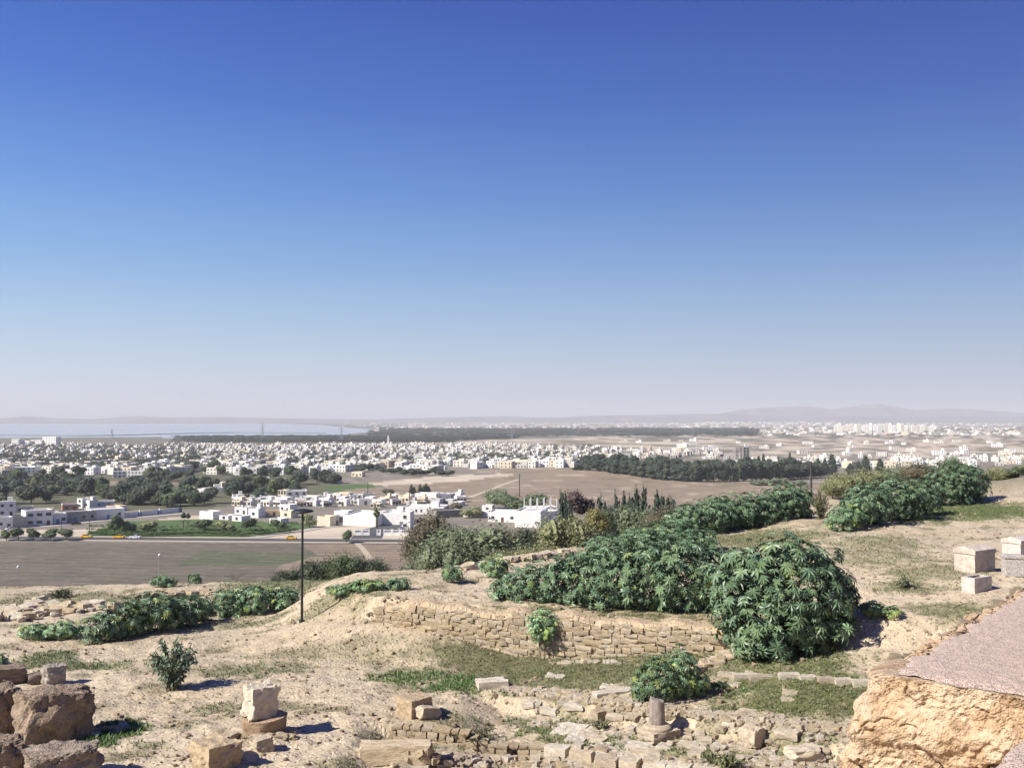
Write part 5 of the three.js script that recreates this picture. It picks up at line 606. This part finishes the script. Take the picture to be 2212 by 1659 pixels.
// ---- the far town: 300 houses one by one, the rest as a mass
{
  const wc = C(0.80, 0.78, 0.73), dk = C(0.05, 0.05, 0.06); const farMat = std(0xffffff, { vertexColors: true });
  const roofs = [C(0.42, 0.39, 0.35), C(0.55, 0.52, 0.47), C(0.70, 0.68, 0.64), C(0.34, 0.29, 0.25)]; const build = (B, x, y, z, w, h, d, yaw, col, detail, r) => { B.top = roofs[Math.floor(r * 97) % 4]; B.box(x, y, z, w, h, d, yaw, col, true); B.top = null; const c = Math.cos(yaw), s = Math.sin(yaw), at = (lx, lz) => [x + lx * c + lz * s, z - lx * s + lz * c]; if (r < 0.5) { const [a, b] = at(w * 0.2, -d * 0.1); B.box(a, y + h, b, w * 0.35, 2.3, d * 0.4, yaw, col, true); } if (detail) { const t = 0.25; for (const [lx, lz, bw, bd] of [[0, d / 2 - t / 2, w, t], [0, -d / 2 + t / 2, w, t], [-w / 2 + t / 2, 0, t, d - 2 * t - 0.02], [w / 2 - t / 2, 0, t, d - 2 * t - 0.02]]) { const [a, b] = at(lx, lz); B.box(a, y + h, b, bw, 0.7, bd, yaw, col, true); } } const st = Math.max(1, Math.round(h / 3.3)), nx = Math.max(2, Math.round(w / 3.8)); for (let f = 0; f < st; f++) for (let i = 0; i < nx; i++) { const [a, b] = at((i + 0.5) / nx * w - w / 2, d / 2 + 0.03); B.box(a, y + (f + 0.3) * h / st, b, 1.3, 1.4, 0.1, yaw, dk, true); } for (let f = 0; f < st; f++) { const [a, b] = at(w / 2 + 0.03, 0); B.box(a, y + (f + 0.3) * h / st, b, 0.1, 1.4, 1.4, yaw, dk, true); } };
  const protos = []; const pc = [C(0.76, 0.74, 0.70), C(0.68, 0.65, 0.58), C(0.58, 0.50, 0.38), C(0.70, 0.69, 0.67), C(0.42, 0.40, 0.37), C(0.60, 0.56, 0.48), C(0.30, 0.27, 0.24)]; for (let i = 0; i < 12; i++) { const B = new Boxes(); build(B, 0, 0, 0, rnd(7, 12), pick([3.3, 3.5, 5.8, 6.2]), rnd(8, 12), 0, pc[i % 6], true, rnd()); protos.push(B.geo()); }
  const town = [[-60, 962], [430, 962], [1100, 962], [1260, 970], [1560, 976], [1560, 992], [1300, 992], [1240, 1010], [1000, 1014], [960, 1022], [700, 1020], [560, 1030], [420, 1030], [300, 1026], [-60, 1042]], strip2 = [[1560, 988], [1700, 992], [1920, 988], [2300, 990], [2300, 1003], [1900, 1012], [1700, 1012], [1560, 1006]];
  const list = []; for (let D = 880; D < 2100; D += 17) for (let x = -0.62 * D; x < 0.62 * D; x += 11.5) { const X = x + rnd(-3.5, 3.5), Z = -(D + rnd(-5, 5)), y = hgt(X, Z), [u, v] = proj({ x: X, y, z: Z }); if (!(inside(town, u, v) || inside(strip2, u, v))) continue; const dens = 0.47 + fbm(u / 110, v / 12, 3) - (u < 430 ? 0.12 : 0) - (u > 1300 ? 0.25 : 0); if (rnd() > dens) continue; list.push([X, y, Z, D]); }
  list.sort((a, b) => a[3] - b[3]); const B = new Boxes(); let n = 0;
  for (const [x, y, z, D] of list) { const yaw = pick([-0.42, -0.3, -0.35, 0.9, -0.2]) + rnd(-0.08, 0.08); if (n < 296) { const m = mesh('town_house', pick(protos), farMat); m.position.set(x, y - 0.2, z); m.rotation.y = yaw; tag(m, 'small flat-roofed house at the near edge of the far town', 'house', 'houses at the near edge of the far town'); } else build(B, x, y - 0.2, z, rnd(5, 10), pick([3.0, 3.2, 3.5, 3.6, 5.8, 6.2]), rnd(6, 10), x / -z < -0.33 ? 0.8 + rnd(-0.2, 0.2) : yaw, pick(x / -z < -0.33 ? [pc[0], pc[4], pc[2], pc[6], pc[4]] : [pc[0], pc[1], pc[2], pc[3], pc[5], pc[4], pc[6]]), false, rnd()); n++; }
  for (let i = 0; i < 46; i++) { const u = rnd(1250, 2300), v = rnd(950, 986), D = 53 * F / (v - 905), x = (u - CX) / F * D; build(B, x, hgt(x, -D) - 0.2, -D, rnd(8, 22), rnd(3.5, 7), 10, rnd(-0.5, 0.2), pick([pc[0], pc[1], pc[5]]), false, rnd()); }
  console.log('far houses', n); tag(mesh('far_town', B.geo(), farMat), 'dense mass of small white houses across the plain', 'town', null, 'stuff');
  const Q = new Boxes(); for (let i = 0; i < 4200; i++) { const u = rnd(740, 2320), t = rnd() ** 1.5, D = 3300 + 9500 * t, x = (u - CX) / F * D; if (lakeAt(x, D + 100) || lakeAt(x, D - 200)) continue; if (u < 1640 && D < 5000 && u > 880 && rnd() < 0.93) continue; if (D < 3600 && u < 1560) continue; const s = fbm(u / 80 + 3, D / 900, 3); if (rnd() > 0.40 + s * 1.5) continue; Q.box(x, hgt(x, -D) - 0.5, -D, rnd(9, 24), rnd(3.5, 8) * (rnd() < 0.08 ? 2 : 1), rnd(10, 20), rnd(-0.6, 0.2), pick([pc[0], pc[1], pc[2], pc[4], pc[5], pc[6]]), true); }
  for (let i = 0; i < 130; i++) { const u = rnd(1500, 1800), D = rnd(9000, 14500), x = (u - CX) / F * D; Q.box(x, hgt(x, -D) + 10 * (D - 9000) / 5000, -D, rnd(14, 34), rnd(5, 10), 20, -0.3, pc[1], true); }
  tag(mesh('far_city', Q.geo(), farMat), 'pale specks of the distant city along the horizon', 'city', null, 'stuff');
  // row of tower blocks
  for (let i = 0; i < 26; i++) { const u = 1806 + i * 8.4 + rnd(-2, 2), D = 4050 + rnd(-150, 250), x = (u - CX) / F * D, g = new Boxes(), w = rnd(12, 19), h = rnd(24, 38) * (i > 18 ? 0.8 : 1), c = pick([pc[1], pc[5], pc[0]]); g.box(0, 0, 0, w, h, 15, 0, c, true); for (let f = 0; f < 7; f++) for (const xx of [-0.3, 0, 0.3]) g.box(xx * w, 2 + f * h / 8, 7.5, 2, 1.8, 0.15, 0, dk, true); g.box(0, h, 0, 5, 3, 5, 0, c, true); const m = mesh('tower_block', g.geo(), farMat); m.position.set(x, hgt(x, -D) - 0.5, -D); m.rotation.y = -0.35 + rnd(-0.2, 0.2); tag(m, 'pale tower block in the row below the distant hills', 'building', 'tower blocks below the distant hills'); }
}

// ------------------------------------------------------------------ posts, pylons, cars
const darkMetal = std(C(0.022, 0.028, 0.026), { roughness: 0.55, metalness: 0.3 }), woodPole = std(C(0.06, 0.05, 0.045)), lampWhite = std(C(0.75, 0.75, 0.72), { roughness: 0.4 }), galv = std(C(0.30, 0.31, 0.32), { roughness: 0.6, metalness: 0.3 });
{ const p = ground(651, 1344), k = -p.z / F, H = 240 * k, g = thing('lamp_post', 'tall dark lamp post with a flat saucer-shaped head', 'lamp post', V(p.x, p.y - 0.1, p.z)); mesh('post', new THREE.CylinderGeometry(2.3 * k, 2.9 * k, H, 14).translate(0, H / 2, 0), darkMetal, g); const hd = mesh('lamp_head', new THREE.LatheGeometry([[0, 0], [6, 0], [22, 3.5], [24, 5.5], [20, 8], [8, 10.5], [0, 11]].map(q => new THREE.Vector2(q[0] * k, q[1] * k)), 28), darkMetal, g); hd.position.y = H - 2 * k; mesh('base_plate', new THREE.CylinderGeometry(6 * k, 6 * k, 0.14, 14).translate(0, 0.1, 0), darkMetal, g); }
function utilityPole(label, u, vt, D, arm, r = 0.13) { const x = ray(u, vt)[0] * D, y = hgt(x, -D), H = EYE + ray(u, vt)[1] * D - y, g = thing('utility_pole', label, 'pole', V(x, y - 0.2, -D)); mesh('pole', new THREE.CylinderGeometry(r * 0.75, r, H, 10).translate(0, H / 2, 0), woodPole, g); if (arm) { part(g, 'crossarm', woodPole, 0, H - 0.7, 0, arm, 0.16, 0.16); for (const s of [-1, 0, 1]) part(g, 'insulator', lampWhite, s * arm * 0.4, H - 0.54, 0, 0.12, 0.28, 0.12); } return g; }
utilityPole('dark utility pole on the brown rise above the white hall', 1122, 1023, 600, 2.4, 0.34); utilityPole('dark pole standing behind the ridge bushes', 1753, 993, 118, 0, 0.15); utilityPole('short pole seen above the cypress row', 1329, 1056, 420, 1.8, 0.22); utilityPole('pole beside the green plot at the edge of the pale field', 794, 1040, 640, 1.8, 0.24); utilityPole('thin pole by the houses of the white quarter', 524, 1084, 470, 0, 0.14); utilityPole('thin roadside pole behind the round trees', 131, 1118, 400, 0, 0.14); utilityPole('thin roadside pole in the pale lot by the lane', 192, 1118, 405, 0, 0.14);
function smallLamp(label, u, vt, D) { const x = ray(u, vt)[0] * D, y = hgt(x, -D), H = EYE + ray(u, vt)[1] * D - y, g = thing('street_lamp', label, 'street lamp', V(x, y - 0.1, -D)); mesh('post', new THREE.CylinderGeometry(0.014, 0.022, H, 8).translate(0, H / 2, 0), galv, g); mesh('lamp_globe', new THREE.SphereGeometry(0.075, 14, 10).translate(0.03, H + 0.03, 0), lampWhite, g); part(g, 'bracket', galv, 0.02, H - 0.08, 0, 0.16, 0.06, 0.1); }
smallLamp('thin grey lamp with a white globe above the small castor plant', 342, 1196, 60); smallLamp('thin grey lamp with a white globe near the picture edge', 36, 1222, 60); smallLamp('thin street lamp by the track behind the white quarter', 1033, 1066, 480);
function pylon(label, u, vt, D, wide) { const x = ray(u, vt)[0] * D, y = hgt(x, -D), H = EYE + ray(u, vt)[1] * D - y, g = thing('pylon', label, 'pylon', V(x, y - 0.3, -D)), B = new Boxes(), r = D * 0.00009, b = wide / 2, at = (s, t, h) => { const q = lerp(b, 0.6, clamp(h * 1.25)); return V(s * q, h * H, t * q); }; for (const s of [-1, 1]) for (const t of [-1, 1]) B.bar(at(s, t, 0), at(s, t, 0.8), r).bar(at(s, t, 0.8), V(0, H, 0), r); for (let k = 0; k < 7; k++) { const h0 = k / 8.75, h1 = (k + 1) / 8.75; for (const t of [-1, 1]) { B.bar(at(-1, t, h0), at(1, t, h1), r * 0.6).bar(at(1, t, h0), at(-1, t, h1), r * 0.6); B.bar(at(t, -1, h0), at(t, 1, h1), r * 0.6); } } mesh('lattice_tower', B.geo(), galv, g); for (const h of [0.68, 0.8, 0.92]) { const A = new Boxes(); A.bar(V(-wide * 0.75, h * H, 0), V(wide * 0.75, h * H, 0), r).bar(V(-wide * 0.75, h * H, 0), V(0, h * H + 2, 0), r * 0.6).bar(V(wide * 0.75, h * H, 0), V(0, h * H + 2, 0), r * 0.6); mesh('crossarm', A.geo(), galv, g); } return V(x, y + H * 0.85, -D); }
const py = [pylon('lattice pylon between the white blocks and the lake', 240, 926, 2700, 9), pylon('lattice pylon standing in the woodland before the lake', 566, 912, 2350, 10), pylon('lattice pylon at the near edge of the woodland', 737, 919, 2250, 9), pylon('slim lattice pylon above the far town', 1106, 928, 1900, 7), pylon('lattice pylon in the striped fields above the tree belt', 1497, 920, 1500, 7)];
py.slice(0, -1).forEach((a, i) => { const b = py[i + 1], c = a.clone().lerp(b, 0.5); c.y -= 9; tag(mesh('power_line', new THREE.TubeGeometry(new THREE.QuadraticBezierCurve3(a, c, b), 30, 0.10, 4), galv), ['power line sagging over the lake shore', 'power line over the woodland', 'power line from the woodland to the far town', 'power line from the far town over the striped fields'][i], 'power line'); });
{ const p = ground(838, 968, 700), k = -p.z / F, g = thing('minaret', 'slim white minaret rising from the far town', 'minaret', V(p.x, p.y - 0.3, p.z)); part(g, 'shaft', WALL.white, 0, 0, 0, 4 * k, 20 * k, 4 * k); part(g, 'balcony', WALL.white, 0, 20 * k, 0, 5.5 * k, 1.2 * k, 5.5 * k); part(g, 'lantern', WALL.white, 0, 21.2 * k, 0, 2.4 * k, 4 * k, 2.4 * k); const c = mesh('spire', new THREE.ConeGeometry(1.5 * k, 4 * k, 8).translate(0, 27 * k, 0), WALL.white, g); }
const tyre = std(C(0.02, 0.02, 0.02)), chrome = std(C(0.5, 0.5, 0.5), { roughness: 0.3, metalness: 0.8 }), carGlass = std(C(0.02, 0.025, 0.03), { roughness: 0.1 }), redLight = std(C(0.4, 0.02, 0.02)), headLight = std(C(0.75, 0.75, 0.7), { roughness: 0.2 });
function car(label, u, v, col, turn = 0, D0 = 215) {
  const p = ground(u, v, D0), g = thing('parked_car', label, 'car', V(p.x, p.y + 0.1, p.z)); g.name = numbered('car'); g.rotation.y = turn; const mat = new THREE.MeshPhysicalMaterial({ color: col, roughness: 0.35, clearcoat: 0.6 });
  const ex = (pts, w, b) => { const s = new THREE.Shape(pts.map(q => new THREE.Vector2(...q))); const e = new THREE.ExtrudeGeometry(s, { depth: w, bevelEnabled: true, bevelThickness: b, bevelSize: b, bevelSegments: 2 }); e.translate(0, 0, -w / 2); return e; };
  mesh('body', ex([[-2.1, 0.3], [2.1, 0.3], [2.15, 0.6], [2.0, 0.82], [1.0, 0.92], [-1.6, 0.95], [-2.1, 0.85]], 1.5, 0.08), mat, g); mesh('cabin', ex([[-1.55, 0.95], [1.0, 0.95], [0.35, 1.38], [-1.05, 1.4]], 1.25, 0.06), carGlass, g); mesh('roof', ex([[-1.02, 1.43], [0.36, 1.41], [0.3, 1.46], [-0.95, 1.48]], 1.2, 0.03), mat, g);
  for (const x of [-1.3, 1.3]) for (const z of [-0.75, 0.75]) { const w = mesh('wheel', new THREE.CylinderGeometry(0.32, 0.32, 0.22, 14).rotateX(Math.PI / 2), tyre, g); w.position.set(x, 0.32, z); const r = mesh('rim', new THREE.CylinderGeometry(0.17, 0.17, 0.24, 10).rotateX(Math.PI / 2), chrome, w); }
  for (const z of [-0.55, 0.55]) { part(g, 'headlight', headLight, 2.2, 0.6, z, 0.06, 0.14, 0.3); part(g, 'tail_light', redLight, -2.17, 0.65, z, 0.06, 0.14, 0.25); } return g;
}
const yel = C(0.75, 0.42, 0.02), wht = C(0.75, 0.75, 0.76);
car('yellow taxi nearest the round roadside trees', 185, 1162.5, yel); car('yellow taxi just behind the white car', 255, 1163.5, yel, Math.PI); car('white car following the yellow taxis on the road', 290, 1164, wht, Math.PI); car('yellow taxi waiting where the side road joins', 628, 1166, yel); car('white car parked on the lane at the picture edge', 22, 1146, wht, 0.7); car('dark car parked on the pale lot by the lane', 162, 1134, C(0.02, 0.025, 0.03), 0.7);

// things of one kind in a row are told apart by their place in it
{ const groups = {}; scene.children.forEach(o => { if (o.userData.group) (groups[o.userData.group] ??= []).push(o); }); const ord = n => n + (n % 100 > 10 && n % 100 < 14 ? 'th' : ['th', 'st', 'nd', 'rd'][n % 10] ?? 'th');
  for (const k in groups) { const g = groups[k]; g.sort((a, b) => a.position.x / -a.position.z - b.position.x / -b.position.z); g.forEach((o, i) => { o.userData.label += ', ' + ord(i + 1) + ' from the left'; }); } }
renderer.render(scene, camera);
